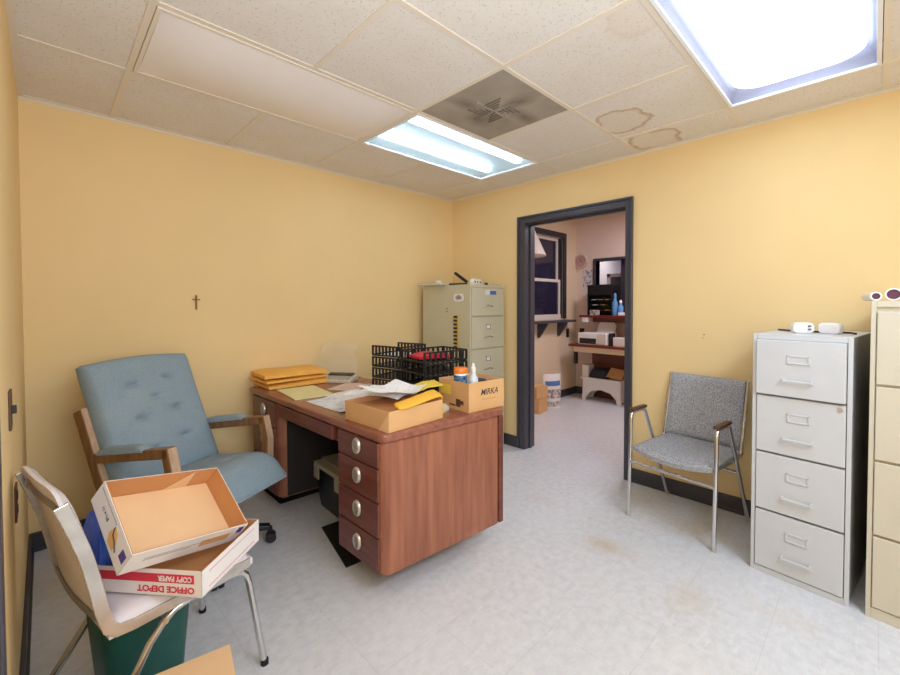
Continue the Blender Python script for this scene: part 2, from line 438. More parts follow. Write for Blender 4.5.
def cushion(u, v, edge=0.25, p=2.4):
    """0 at the rim, 1 inside: a rounded pillow edge"""
    a = min(u, 1-u, edge)/edge; b = min(v, 1-v, edge)/edge
    f = lambda t: (1-(1-t)**p)**(1/p)
    return f(a)*f(b)

# ================================================================== SETTING
H = 2.38; WL = -3.143; YF = -4.7; T = 0.6096; D0 = 0.328; E0 = 0.672
XI, YI, HI = 2.5, -0.03, 2.62           # next room: far wall, left wall, ceiling
DY0, DY1, DZ = -0.838, -1.859, 2.075    # outer edges of the door trim
CW = 0.078; CR = 0.055; CT = 0.063        # trim widths
oy0, oy1, oz = DY0-CW+0.006, DY1+CR-0.006, DZ-CT+0.006   # clear opening in the wall
WT = 0.125

struct(MB().bb(WL-0.1, WT, YF-0.1, 0.1, -0.1, 0), 'floor', M['floor'])
struct(MB().bb(WT, XI+1.6, -3.3, 0.1, -0.1, 0), 'floor_next_room', M['floor'])
struct(MB().bb(WL-0.12, 0, 0, 0.12, 0, H+0.3), 'wall_back', M['yellow'])
struct(MB().bb(WL-0.12, WL, YF, 0, 0, H+0.3), 'wall_left', M['yellow'])
struct(MB().bb(WL-0.12, WT, YF-0.12, YF, 0, H+0.3), 'wall_front', M['yellow'])
wr = MB()
for y0, y1, z0, z1 in ((oy0, 0.12, 0, HI), (YF-0.12, oy1, 0, HI), (oy1, oy0, oz, HI)):
    wr.bb(0, WT, y0, y1, z0, z1)
struct(wr, 'wall_right', M['yellow'])

def gx(k): return -D0-k*T
def gy(j): return -E0-j*T
xs = [0.0]+[gx(k) for k in range(5)]+[WL]
ys = [0.0]+[gy(j) for j in range(7)]+[YF]
holes = {(1, 1), (2, 1), (3, 1), (4, 1), (1, 4), (2, 4), (2, 2)}
ce = MB()
for i in range(len(xs)-1):
    for j in range(len(ys)-1):
        if (i, j) in holes: continue
        ce.bb(xs[i+1]+0.002, xs[i]-0.002, ys[j+1]+0.002, ys[j]-0.002, H+0.004, H+0.02)
struct(ce, 'ceiling', M['ceil'])
tb2 = MB()
LX = lambda k: gx(k)
for k in range(5):
    cuts = []
    if k in (1, 3): cuts.append((gy(1), gy(0)))
    if k == 1: cuts.append((gy(4), gy(3)))
    y0 = YF
    for a, b in sorted(cuts):
        tb2.bb(gx(k)-0.012, gx(k)+0.012, y0, a, H-0.001, H+0.006); y0 = b
    tb2.bb(gx(k)-0.012, gx(k)+0.012, y0, 0, H-0.001, H+0.006)
for j in range(7): tb2.bb(WL, 0, gy(j)-0.011, gy(j)+0.011, H-0.0005, H+0.0055)
struct(tb2, 'trim_1', M['tbar'])
an = MB()
an.bb(WL, 0, -0.022, 0, H-0.002, H+0.003).bb(WL, WL+0.022, YF, -0.022, H-0.002, H+0.003).bb(-0.022, 0, YF, -0.022, H-0.002, H+0.003)
an.bb(WL, 0, -0.003, 0, H-0.016, H-0.002).bb(WL, WL+0.003, YF, -0.003, H-0.016, H-0.002).bb(-0.003, 0, YF, -0.003, H-0.016, H-0.002)
struct(an, 'trim_2', M['tbar'])

# doorway: black trim, lining
dt = MB()
for xa, xb in ((-0.016, 0.0), (WT, WT+0.016)):
    dt.bb(xa, xb, DY0-CW, DY0-0.018, 0, DZ-0.018).bb(xa, xb, DY1+0.018, DY1+CR, 0, DZ-0.018).bb(xa, xb, DY1+CR, DY0-CW, DZ-CT, DZ-0.018)
    xc = (-0.026, 0.0) if xa < 0 else (WT, WT+0.026)          # raised outer bead
    dt.bb(*xc, DY0-0.018, DY0, 0, DZ).bb(*xc, DY1, DY1+0.018, 0, DZ).bb(*xc, DY1+0.018, DY0-0.018, DZ-0.018, DZ)
dt.bb(-0.002, WT+0.002, oy0-0.008, oy0+0.004, 0, oz).bb(-0.002, WT+0.002, oy1-0.004, oy1+0.008, 0, oz).bb(-0.002, WT+0.002, oy1+0.008, oy0-0.008, oz-0.008, oz+0.004)
dt.bb(0.055, 0.09, oy0-0.02, oy0-0.008, 0, oz-0.02).bb(0.055, 0.09, oy1+0.008, oy1+0.02, 0, oz-0.02).bb(0.055, 0.09, oy1+0.008, oy0-0.008, oz-0.02, oz-0.008)
struct(dt, 'door_1', M['black'], bevel=0.003)
# casing of the entrance in the left wall beside the camera
d2 = MB(); d2.bb(WL, WL+0.008, -1.86, -1.79, 0, 2.07).bb(WL, WL+0.008, -2.76, -2.69, 0, 2.07).bb(WL, WL+0.008, -2.69, -1.86, 2.0, 2.07)
struct(d2, 'door_2', M['black'], bevel=0.004)

bh = 0.10
struct(MB().bb(WL, 0, -0.012, 0, 0, bh).bb(WL, 0, -0.020, 0, 0, 0.02), 'baseboard_back', M['basebd'], bevel=0.003)
struct(MB().bb(WL, WL+0.012, -1.79, 0, 0, bh).bb(WL, WL+0.020, -1.79, 0, 0, 0.02).bb(WL, WL+0.012, YF, -2.76, 0, bh), 'baseboard_left', M['basebd'], bevel=0.003)
struct(MB().bb(-0.012, 0, DY0, 0, 0, bh).bb(-0.02, 0, DY0, 0, 0, 0.02).bb(-0.012, 0, YF, DY1, 0, bh).bb(-0.02, 0, YF, DY1, 0, 0.02), 'baseboard_right', M['basebd'], bevel=0.003)

# next room
wx0, wx1, wz0, wz1 = 0.95, 2.12, 1.10, 2.21       # window in its left wall
wl = MB()
wl.bb(WT, wx0, YI, YI+0.12, 0, HI).bb(wx1, XI+1.6, YI, YI+0.12, 0, HI).bb(wx0, wx1, YI, YI+0.12, 0, wz0).bb(wx0, wx1, YI, YI+0.12, wz1, HI)
struct(wl, 'wall_next_room_left', M['innery'])
hy0, hy1, hz0, hz1 = -0.33, -0.80, 1.12, 1.90      # hatch in its far wall
wf = MB()
wf.bb(XI, XI+0.1, hy0, YI, 0, HI).bb(XI, XI+0.1, -3.3, hy1, 0, HI).bb(XI, XI+0.1, hy1, hy0, 0, hz0).bb(XI, XI+0.1, hy1, hy0, hz1, HI)
struct(wf, 'wall_next_room_far', M['pink'])
struct(MB().bb(WT, XI+1.6, -3.42, -3.3, 0, HI), 'wall_next_room_right', M['pink'])
struct(MB().bb(XI+1.5, XI+1.6, -3.3, YI, 0, HI), 'wall_back_office', M['lav'])
struct(MB().bb(WT, XI+1.6, -3.42, 0.1, HI, HI+0.05), 'ceiling_next_room', M['tbar'])
struct(MB().bb(WT, XI, YI-0.012, YI, 0, 0.10).bb(XI-0.012, XI, -3.3, YI, 0, 0.10), 'baseboard_next_room', M['basebd'])
# window_1: black casing, pale double-hung sashes, dark glass
wn = bpy.data.objects.new('window_1', None); COL.objects.link(wn); wn.location = (wx0, YI, wz0); wn['kind'] = 'structure'
W_, H_ = wx1-wx0, wz1-wz0
mb = MB(); c = 0.075
for x0, x1, z0, z1 in ((-c, 0, 0, H_+c), (W_, W_+c, 0, H_+c), (0, W_, H_, H_+c)):
    mb.bb(x0, x1, -0.02, 0.0, z0, z1)
mb.bb(W_-0.035, W_, 0, 0.09, 0, H_).bb(0, 0.02, 0, 0.09, 0, H_)
mb.build('window_casing', M['wincase'], wn, bevel=0.004)
mb = MB()
def ring(mb, x0, x1, z0, z1, y0, y1, t):
    mb.bb(x0, x0+t, y0, y1, z0, z1).bb(x1-t, x1, y0, y1, z0, z1).bb(x0+t, x1-t, y0, y1, z0, z0+t).bb(x0+t, x1-t, y0, y1, z1-t, z1)
ring(mb, 0.02, W_-0.035, 0.50, H_, 0.05, 0.08, 0.04); mb.build('window_sash', M['whiteframe'], wn, bevel=0.003)
mb = MB(); ring(mb, 0.02, W_-0.035, 0.0, 0.54, 0.015, 0.045, 0.04); mb.bb(0.02, W_-0.035, 0.005, 0.045, 0, 0.06); mb.build('window_sash', M['whiteframe'], wn, bevel=0.003)
MB().bb(0.05, W_-0.06, 0.066, 0.070, 0.52, H_-0.03).build('window_glass', M['glass'], wn)
MB().bb(0.05, W_-0.06, 0.030, 0.034, 0.03, 0.52).build('window_glass', M['glass'], wn)
# window_2: the hatch with a black frame
hn = bpy.data.objects.new('window_2', None); COL.objects.link(hn); hn.location = (XI, hy0, hz0); hn['kind'] = 'structure'
hw, hh = hy0-hy1, hz1-hz0
mb = MB()
for y0, y1, z0, z1 in ((0, 0.035, 0, hh+0.035), (-hw-0.035, -hw, 0, hh+0.035), (-hw, 0, hh, hh+0.035)):
    mb.bb(-0.02, 0.12, y0, y1, z0, z1)
mb.bb(0.10, 0.125, -hw, -hw+0.16, 0, hh)
mb.build('hatch_frame', M['black'], hn, bevel=0.003)
mb = MB(); ring2 = ((-0.36, -0.03), (0.20, 0.60))
mb.bb(0.34, 0.37, -0.05, 0.0, 0.0, 0.62).bb(0.34, 0.37, -0.38, -0.34, 0, 0.62).bb(0.34, 0.37, -0.38, 0, 0.57, 0.62)
mb.build('inner_frame', M['whiteframe'], hn, bevel=0.003)
MB().bb(0.36, 0.375, -0.34, -0.05, 0, 0.57).build('hatch_glass', mat('grey_hatch_glass', (92, 88, 92), 0.2), hn)

# ================================================================== CEILING FIXTURES
def troffer(label, i0, j, kind):
    x1, x0 = gx(i0)-0.014, gx(i0+2)+0.014; y1, y0 = gy(j)-0.014, gy(j+1)+0.014
    t = thing('ceiling_light', label, 'ceiling light', ((x0+x1)/2, (y0+y1)/2, H), 0, 'fluorescent fixtures in the ceiling')
    a, b = (x1-x0)/2, (y1-y0)/2; d = 0.09
    mb = MB()                                   # housing: sloped pan
    lo = [(-a, -b, 0.004), (a, -b, 0.004), (a, b, 0.004), (-a, b, 0.004)]
    hi = [(-a+0.05, -b+0.05, d), (a-0.05, -b+0.05, d), (a-0.05, b-0.05, d), (-a+0.05, b-0.05, d)]
    mb.add(lo+hi, [(4, 5, 6, 7), (0, 1, 5, 4), (1, 2, 6, 5), (2, 3, 7, 6), (3, 0, 4, 7)])
    mb.build('housing', {'off': M['housing'], 'tubes': M['pan'], 'panel': M['panb']}[kind], t, solid=0.002)
    mb = MB(); f = 0.016
    for p in ((-a, a, -b, -b+f), (-a, a, b-f, b), (-a, -a+f, -b+f, b-f), (a-f, a, -b+f, b-f)): mb.bb(*p, -0.006, 0.006)
    mb.build('frame', M['tbar'] if kind == 'off' else M['housing'], t, bevel=0.002)
    if kind == 'off':
        def top(u, v): return (-a+f+u*(2*a-2*f), -b+f+v*(2*b-2*f), -0.003-0.030*math.sin(PI*v)*min(1, 8*min(u, 1-u)+0.2))
        MB().slab(24, 12, lambda u, v: V(top(u, v))+V((0, 0, 0.004)), top).build('diffuser', M['offlens'], t, smooth=True)
    elif kind == 'tubes':
        for y in (-0.155, 0.155):
            MB().cyl((-a+0.06, y, 0.046), (a-0.06, y, 0.046), 0.034, n=14).build('tube', M['tube'], t, smooth=True)
        MB().add([(-a+f, -b+f, 0.004), (a-f, -b+f, 0.004), (a-f, b-f, 0.004), (-a+f, b-f, 0.004)], [(3, 2, 1, 0)]).build('lens', M['lens'], t)
    else:
        MB().prism(rounded(-a+0.048, a-0.048, -b+0.046, b-0.046, 0.13, 8), 0.040, 0.046).build('glowing_panel', M['panel'], t)
        MB().add([(-a+f, -b+f, 0.004), (a-f, -b+f, 0.004), (a-f, b-f, 0.004), (-a+f, b-f, 0.004)], [(3, 2, 1, 0)]).build('lens', M['lensb'], t)
    return t
troffer('unlit ceiling light with milky cover along the dim left part of the ceiling', 2, 0, 'off')
troffer('lit ceiling light showing two bright tubes, next to the dirty air vent', 0, 0, 'tubes')
troffer('large glaring lit ceiling light near the white filing cabinet', 0, 3, 'panel')

vt = thing('ceiling_vent', 'dirty grey-brown square air vent in the ceiling', 'air vent', (gx(1)-T/2, gy(1)-T/2, H))
hv = T/2-0.013
MB().bb(-hv, hv, -hv, hv, 0.002, 0.012).build('panel', M['vent'], vt, bevel=0.003)
mb = MB()
for q in range(4):
    m = Matrix.Rotation(q*PI/2, 4, 'Z')
    for k in range(4):
        s0 = 0.02+k*0.022
        mb.add([(s0, -0.006, -0.004), (s0+0.004, -0.006, -0.004), (s0+0.004, s0+0.03, -0.004), (s0, s0+0.03, -0.004), (s0, -0.006, 0.004), (s0+0.004, -0.006, 0.004), (s0+0.004, s0+0.03, 0.004), (s0, s0+0.03, 0.004)],
               [(0, 1, 2, 3), (4, 7, 6, 5), (0, 4, 5, 1), (1, 5, 6, 2), (2, 6, 7, 3), (3, 7, 4, 0)], m)
mb.build('louver', M['ventdark'], vt)
mb = MB()
mb.bb(-0.006, 0.006, -0.15, 0.15, -0.006, 0.003).bb(-0.15, 0.15, -0.006, 0.006, -0.006, 0.003)
mb.build('divider', M['vent'], vt)

# ================================================================== DESK
A = V((-2.045, -1.635, 0)); ED = V((0.9965, -0.0847, 0)); EL = V((-0.0198, 0.9998, 0))
DL, DD, DH_ = 1.515, 0.765, 0.74
desk = thing('executive_desk', 'large reddish-brown wooden desk covered with papers and boxes', 'desk', A)
DM = Matrix(((ED.x, EL.x, 0, 0), (ED.y, EL.y, 0, 0), (0, 0, 1, 0), (0, 0, 0, 1)))
def dmb(): return MB(DM)
def dpt(d, l, z=DH_): return A+ED*d+EL*l+V((0, 0, z))
DROT = math.atan2(ED.y, ED.x)
o = dmb().prism(rounded(0, DD, 0, DL, 0.035, 5), DH_-0.038, DH_).build('desktop', M['woodtop'], desk, bevel=0.010, seg=3)
# end panels with rounded front corner, stile at the back
zb = 0.11; zt = DH_-0.038
ins = 0.014
def pedestal(l0, l1, rl0, rl1):
    """carcass with rounded front corners, hollow is not needed: drawers cover the front"""
    x0, x1 = ins+0.004, DD-0.04; p = []
    r = 0.035
    for cx, cy, a in ((x1, l0, None), (x1, l1, None), (x0+r, l1-r, 90), (x0+r, l0+r, 180)):
        if a is None: p.append((cx, cy))
        else:
            for k in range(6):
                t = math.radians(a+90*k/5); p.append((cx+r*math.cos(t), cy+r*math.sin(t)))
    return p
dmb().prism(pedestal(ins, 0.405, 1, 1), zb, zt).build('pedestal', M['wood'], desk, bevel=0.012, seg=3)
dmb().prism(pedestal(1.07, DL-ins, 1, 1), zb, zt).build('pedestal', M['wood'], desk, bevel=0.012, seg=3)
dmb().bb(DD-0.042, DD-0.012, 0.006, 0.05, zb+0.01, zt).build('corner_stile', M['wooddr'], desk, bevel=0.004)
dmb().bb(DD-0.042, DD-0.012, DL-0.05, DL-0.006, zb+0.01, zt).build('corner_stile', M['wooddr'], desk, bevel=0.004)
dmb().bb(DD-0.036, DD-0.030, 0.41, 1.06, 0.14, zt).build('kneehole_shade_panel', M['kneehole'], desk)  # thin dark sheet added for the shade inside the kneehole
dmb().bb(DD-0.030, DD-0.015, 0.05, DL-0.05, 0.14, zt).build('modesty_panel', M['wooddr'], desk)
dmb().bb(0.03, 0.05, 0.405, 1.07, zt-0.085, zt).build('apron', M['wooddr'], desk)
for l0, l1 in ((0.402, 0.408), (1.064, 1.070)): dmb().bb(0.06, DD-0.05, l0, l1, zb+0.012, zt-0.002).build('kneehole_shade_panel', M['kneehole'], desk)  # dark sheets over the pedestal sides, painted as kneehole shade
# drawers
def drawer(l0, l1, z0, z1, pull=True, m='wooddr'):
    f = dmb().bb(0.006, 0.030, l0, l1, z0, z1).build('drawer', M[m], desk, bevel=0.004)
    if pull:
        lc, zc = (l0+l1)/2-0.01, (z0+z1)/2+0.012
        q = Matrix.Translation(DM @ V((0.006, lc, zc))) @ Matrix.Rotation(-PI/2, 4, 'Y')
        k = MB(q).lathe([(0.005, 0), (0.030, 0.0), (0.034, 0.004), (0.033, 0.010), (0.028, 0.015), (0.024, 0.013), (0.0, 0.016)][:-1]+[(0.004, 0.013)], n=24, sx=1.12, sy=0.9)
        k.build('handle', M['nickel'], f, smooth=True)
        g = MB(q)
        for i in range(-3, 4): g.box((i*0.007, 0, 0.015), (0.0022, 0.034-abs(i)*0.004, 0.004))
        g.build('handle_ribs', M['chromeworn'], f)
    return f
for z0, z1 in ((0.585, 0.695), (0.432, 0.578), (0.277, 0.425), (0.122, 0.270)): drawer(0.045, 0.372, z0, z1)
drawer(0.425, 1.05, zt-0.078, zt-0.006, False)
for z0, z1 in ((0.545, 0.695), (0.335, 0.537), (0.122, 0.328)): drawer(1.11, 1.465, z0, z1, True, 'wooddr')
for d, l in ((0.14, 0.20), (0.62, 0.20), (0.14, DL-0.22), (0.62, DL-0.22)):
    dmb().cyl((d, l, 0), (d, l, zb+0.002), 0.018, 0.030, 12).build('foot', M['dark'], desk, smooth=True)

# black mats under the desk
def mat_at(pts, label):
    c = sum((V(p) for p in pts), V((0, 0)))/4
    t = MB().prism([(p[0]-c.x, p[1]-c.y) for p in pts], 0.0, 0.006).build('floor_mat', M['rubber'], bevel=0.002)
    t.location = (c.x, c.y, 0.0); tag(t, label, 'floor mat', 'black mats under the desk'); return t
mat_at([(-2.02, -1.285), (-1.35, -1.36), (-1.31, -0.90), (-1.93, -0.855)], 'black mat sticking out from under the right drawer pedestal')
mat_at([(-1.985, -0.40), (-1.36, -0.42), (-1.36, -0.05), (-1.985, -0.05)], 'black mat under the left end of the desk')

# black storage tote with taupe lid in the kneehole
tote = thing('storage_tote', 'black plastic storage tote with a grey lid under the desk', 'storage box', (-1.635, -0.78, 0), -0.04)
def frustum(mb, x, y, z0, z1, k, r=0.02):
    p = rounded(-x, x, -y, y, r); n = len(p)
    vs = [(a*k, b*k, z0) for a, b in p]+[(a, b, z1) for a, b in p]
    return mb.add(vs, [tuple(range(n))[::-1], tuple(range(n, 2*n))]+[(i, (i+1) % n, n+(i+1) % n, n+i) for i in range(n)])
frustum(MB(), 0.20, 0.22, 0, 0.27, 0.86).build('body', M['dark'], tote, bevel=0.006)
mb = MB(); mb.prism(rounded(-0.215, 0.215, -0.235, 0.235, 0.03), 0.27, 0.30).prism(rounded(-0.17, 0.17, -0.19, 0.19, 0.03), 0.30, 0.312)
for s in (-1, 1): mb.bb(-0.222, -0.212, s*0.14-0.035, s*0.14+0.035, 0.20, 0.29)
mb.build('lid', M['taupe'], tote, bevel=0.006)

# ================================================================== CHAIRS
# ---- blue swivel chair
PH = 0.162
ch = thing('executive_chair', 'blue-grey tufted swivel chair with worn wooden arms at the back wall', 'office chair', (-2.507, -0.671, 0), -1.098)
TL = Matrix.Translation((0, 0, 0.4)) @ Matrix.Rotation(-PH, 4, 'Y') @ Matrix.Translation((0, 0, -0.4))
def cmb(): return MB(TL)
def seat_top(u, v):
    x = -0.23+0.575*u; y = (v-0.5)*0.51
    k = cushion(u, v, 0.22, 2.6)
    z = 0.405+0.062*k+0.006*math.sin(PI*u)
    if u > 0.72: z -= 0.09*((u-0.72)/0.28)**2
    for du, dv in ((0.35, 0.33), (0.35, 0.67), (0.62, 0.33), (0.62, 0.67)):
        d2 = ((u-du)*0.555)**2+((v-dv)*0.5)**2; z -= 0.014*math.exp(-d2/0.0005)
    if u > 0.85: y *= 1-0.10*((u-0.85)/0.15)**2
    return (x, y, z)
def seat_bot(u, v):
    x, y, _ = seat_top(u, v); k = cushion(u, v, 0.22, 2.6)
    z = 0.392-0.042*k
    if u > 0.72: z -= 0.060*((u-0.72)/0.28)**2
    return (x, y, z)
cmb().slab(34, 28, seat_top, seat_bot).build('seat', M['blue'], ch, smooth=True)
# backrest: local up axis t along the lean
b0, b1 = V((-0.175, 0, 0.43)), V((-0.335, 0, 1.065))
bd = (b1-b0); BL = bd.length; bd.normalize(); bn = V((bd.z, 0, -bd.x))
def back_f(u, v):
    y = (u-0.5)*(0.545-0.015*math.sin(PI*v)); t = v*BL
    k = cushion(u, v, 0.14, 2.4); crown = 0.016*math.sin(PI*u)*(v if v > 0.9 else 0.0)
    o = 0.012+0.040*k+0.010*math.sin(PI*u)
    for du, dv in ((0.32, 0.78), (0.68, 0.80), (0.32, 0.50), (0.68, 0.53), (0.50, 0.65), (0.34, 0.25), (0.68, 0.28)):
        dx, dz = (u-du)*0.5, (v-dv)*BL
        o -= 0.022*math.exp(-(dx*dx/0.0011+dz*dz/0.00016))+0.006*math.exp(-(dx*dx/0.003+dz*dz/0.0012))
    return b0+bd*(t+crown)+bn*o+V((0, y, 0))
def back_b(u, v):
    y = (u-0.5)*0.545; t = v*BL; k = cushion(u, v, 0.10, 2.4); crown = 0.016*math.sin(PI*u)*(v if v > 0.9 else 0.0)
    return b0+bd*(t+crown)-bn*(0.030+0.030*k)+V((0, y, 0))
cmb().slab(56, 70, back_f, back_b).build('backrest', M['blue'], ch, smooth=True)
for s in (-1, 1):
    y = s*0.279
    af = cmb(); af.bar([(-0.285, y, 0.624), (0.217, y, 0.624)], 0.046, 0.046, (0, 1, 0)); af = af.build('armrest', M['oak'], ch, bevel=0.006)
    cmb().bar([(0.195, y, 0.646), (0.205, y, 0.52), (0.175, y, 0.365)], 0.046, 0.044, (0, 1, 0)).build('front_post', M['oak'], af, bevel=0.006)
    cmb().bar([(0.219, y, 0.644), (0.2285, y, 0.52), (0.2, y, 0.37)], 0.040, 0.004, (0, 1, 0)).build('bare_edge', M['oakedge'], af)
    p0 = b0-bd*0.06-bn*0.062; p1 = b0+bd*0.455-bn*0.064
    cmb().bar([p0+V((0, y, 0)), p1+V((0, y, 0))], 0.042, 0.062, (0, 1, 0)).build('rear_post', M['oak'], af, bevel=0.006)
    cmb().bar([p0+V((0, y, 0))+bn*0.032, p1+V((0, y, 0))+bn*0.032], 0.036, 0.004, (0, 1, 0)).build('bare_edge', M['oakedge'], af)
    cmb().bar([(-0.215, y, 0.385), (0.19, y, 0.385)], 0.04, 0.045, (0, 1, 0)).build('side_rail', M['oak'], af, bevel=0.006)
    def pt(u, v, y=y): return (-0.235+0.30*u, y+(v-0.5)*0.058, 0.648+0.022*cushion(u, v, 0.3))
    cmb().slab(14, 8, pt, lambda u, v, y=y: (-0.235+0.30*u, y+(v-0.5)*0.058, 0.640)).build('arm_pad', M['blue'], af, smooth=True)
mb = cmb(); mb.bb(-0.12, 0.14, -0.27, 0.27, 0.352, 0.37).bb(-0.10, 0.12, -0.09, 0.09, 0.30, 0.352); mb.build('tilt_mechanism', M['dark'], ch, bevel=0.004)
MB().cyl((0, 0, 0.12), (0, 0, 0.33), 0.026, n=16).build('column', M['chromeworn'], ch, smooth=True)
bs = MB(); bs.cyl((0, 0, 0.08), (0, 0, 0.15), 0.05, 0.04)
wang = [math.radians(a)+1.098 for a in (-20, -92, -164, -236, -308)]
for a in wang:
    d = V((math.cos(a), math.sin(a), 0)); s_ = V((-d.y, d.x, 0))
    bs.bar([d*0.03+V((0, 0, 0.115)), d*0.20+V((0, 0, 0.105)), d*0.33+V((0, 0, 0.082))], 0.042, 0.026, s_)
bs = bs.build('star_base', M['dark'], ch, bevel=0.004)
for a in wang:
    d = V((math.cos(a), math.sin(a), 0)); s_ = V((-d.y, d.x, 0)); p = d*0.335
    cm = MB(); cm.cyl(p+s_*0.024+V((0, 0, 0.027)), p+s_*0.006+V((0, 0, 0.027)), 0.0265, n=18); cm.cyl(p-s_*0.024+V((0, 0, 0.027)), p-s_*0.006+V((0, 0, 0.027)), 0.0265, n=18)
    cm.cyl(p-s_*0.006+V((0, 0, 0.03)), p+s_*0.006+V((0, 0, 0.03)), 0.012); cm.cyl(p+V((0, 0, 0.035)), p+V((0, 0, 0.085)), 0.008)
    cm.build('caster', M['dark'], bs, smooth=True)

# ---- chrome and vinyl side chair (left foreground)
vc = thing('side_chair', 'chrome side chair with off-white vinyl seat holding two carton lids', 'chair', (-2.795, -1.390, 0), 0.20)
sw = 0.200
def vs_top(u, v):
    k = cushion(u, v, 0.16, 2.4); return (-0.20+0.415*u, (v-0.5)*0.40, 0.395+0.036*k)
MB().slab(20, 20, vs_top, lambda u, v: (-0.20+0.415*u, (v-0.5)*0.40, 0.372)).build('seat', M['vinyl'], vc, smooth=True)
# backrest shell, rounded top corners, curved in plan
def vb(u, v, off):
    y = (u-0.5)*0.40; z = 0.425+0.395*v
    zc = z
    e = abs(u-0.5)*2
    if v > 0.5: zc = z-0.035*(e**6)*((v-0.5)/0.5)
    x = -0.205-0.055*v-0.030*v*v-0.012*(1-e*e)+off
    return (x, y, zc)
MB().slab(16, 20, lambda u, v: vb(u, v, 0.016*cushion(u, v, 0.15)+0.003), lambda u, v: vb(u, v, -0.006)).build('backrest', M['vinyl'], vc, smooth=True)
for v in (0.03, 0.87):
    MB().bar([V(vb(u/10, v, -0.010)) for u in range(11)], 0.018, 0.005, (0, 0, 1)).build('rear_trim', M['trimgrey'], vc, smooth=True)
for s in (-1, 1):
    y = s*sw
    path = [V(vb(0.5+0.5*s, v/10, -0.004)) for v in range(10, 0, -1)]
    path = [V((p.x, y, p.z)) for p in path]
    path += [V((-0.207, y, 0.435)), V((-0.198, y, 0.405)), V((-0.178, y, 0.387)), V((-0.14, y, 0.382))]+[V((x, y, 0.382)) for x in (0.0, 0.10, 0.205)]
    MB().bar(path, 0.010, 0.032, (0, 1, 0)).build('side_band', M['chromeworn'], vc, bevel=0.002)
    r = 0.011; yo = s*(sw-0.012)
    lp = [(0.240, s*0.228, 0.0), (0.208, yo, 0.30), (0.198, yo, 0.335), (0.18, yo, 0.356), (0.14, yo, 0.362), (0.0, yo, 0.362)]
    MB().tube(lp, r, 10).build('leg', M['chrome'], vc, smooth=True)
    lp = [(-0.285, s*0.222, 0.0), (-0.10, yo, 0.29), (-0.06, yo, 0.335), (-0.03, yo, 0.354), (0.02, yo, 0.362), (0.08, yo, 0.362)]
    MB().tube(lp, r, 10).build('leg', M['chrome'], vc, smooth=True)
    for x, yy in ((0.240, s*0.228), (-0.285, s*0.222)):
        MB().cyl((x, yy, 0), (x, yy, 0.018), 0.0135, n=12).build('rubber_foot', M['rubber'], vc, smooth=True)
MB().tube([(-0.06, -sw, 0.335), (-0.04, 0, 0.325), (-0.06, sw, 0.335)], 0.008, 8).build('stretcher', M['chrome'], vc, smooth=True)

# ---- grey armchair by the door wall
gc = thing('stacking_chair', 'grey upholstered metal armchair standing against the yellow wall by the doorway', 'chair', (-0.300, -2.313, 0), math.radians(172.5))
def gs_top(u, v):
    e = (v-0.5)*2
    x = -0.20+0.425*u; z = 0.432+0.016*cushion(u, v, 0.12)-0.022*(1-e*e)*u-0.02*max(0, u-0.8)
    x += 0.03*(1-e*e)*u
    return (x, e*0.222, z)
MB().slab(20, 20, gs_top, lambda u, v: (gs_top(u, v)[0], gs_top(u, v)[1], gs_top(u, v)[2]-0.024-0.006*cushion(u, v, 0.2))).build('seat', M['grey'], gc, smooth=True)
def gb(u, v, o):
    e = (u-0.5)*2
    return (-0.165-0.085*v-0.025*(1-e*e)+o, e*0.214, 0.445+0.39*v)
MB().slab(18, 18, lambda u, v: gb(u, v, 0.008+0.020*cushion(u, v, 0.10)), lambda u, v: gb(u, v, -0.008)).build('backrest', M['grey'], gc, smooth=True)
MB().bar([V(gb(u/12, 0, -0.002))-V((0, 0, 0.006)) for u in range(13)], 0.03, 0.010, (1, 0, 0)).build('backrest_trim', M['brown'], gc)
for s in (-1, 1):
    MB().bar([(-0.262, s*0.222, 0.838), (-0.165, s*0.222, 0.44), (-0.145, s*0.222, 0.415), (-0.05, s*0.222, 0.408), (0.20, s*0.222, 0.416)], 0.014, 0.022, (0, 1, 0)).build('side_rail', M['chromeworn'], gc, bevel=0.003)
    y = s*0.237; r = 0.011
    MB().tube([(0.245, y, 0.0), (0.230, y, 0.30), (0.222, y, 0.59), (0.216, y, 0.622), (0.195, y, 0.636), (0.10, y, 0.636)], r, 10).build('leg', M['chrome'], gc, smooth=True)
    MB().tube([(-0.245, y, 0.0), (-0.05, y, 0.41), (0.055, y, 0.615), (0.07, y, 0.632), (0.10, y, 0.636)], r, 10).build('leg', M['chrome'], gc, smooth=True)
    MB().bar([(0.235, y, 0.650), (0.055, y, 0.650)], 0.030, 0.018, (0, 1, 0)).build('armrest', M['brown'], gc, bevel=0.006)
    for x in (0.245, -0.245):
        MB().cyl((x, y, 0), (x, y, 0.016), 0.0135, n=12).build('foot_cap', M['nickel'], gc, smooth=True)
MB().tube([(0.236, -0.237, 0.335), (0.236, 0.237, 0.335)], 0.009, 10).build('stretcher', M['chrome'], gc, smooth=True)
MB().tube([(-0.085, -0.237, 0.335), (-0.085, 0.237, 0.335)], 0.009, 10).build('stretcher', M['chrome'], gc, smooth=True)

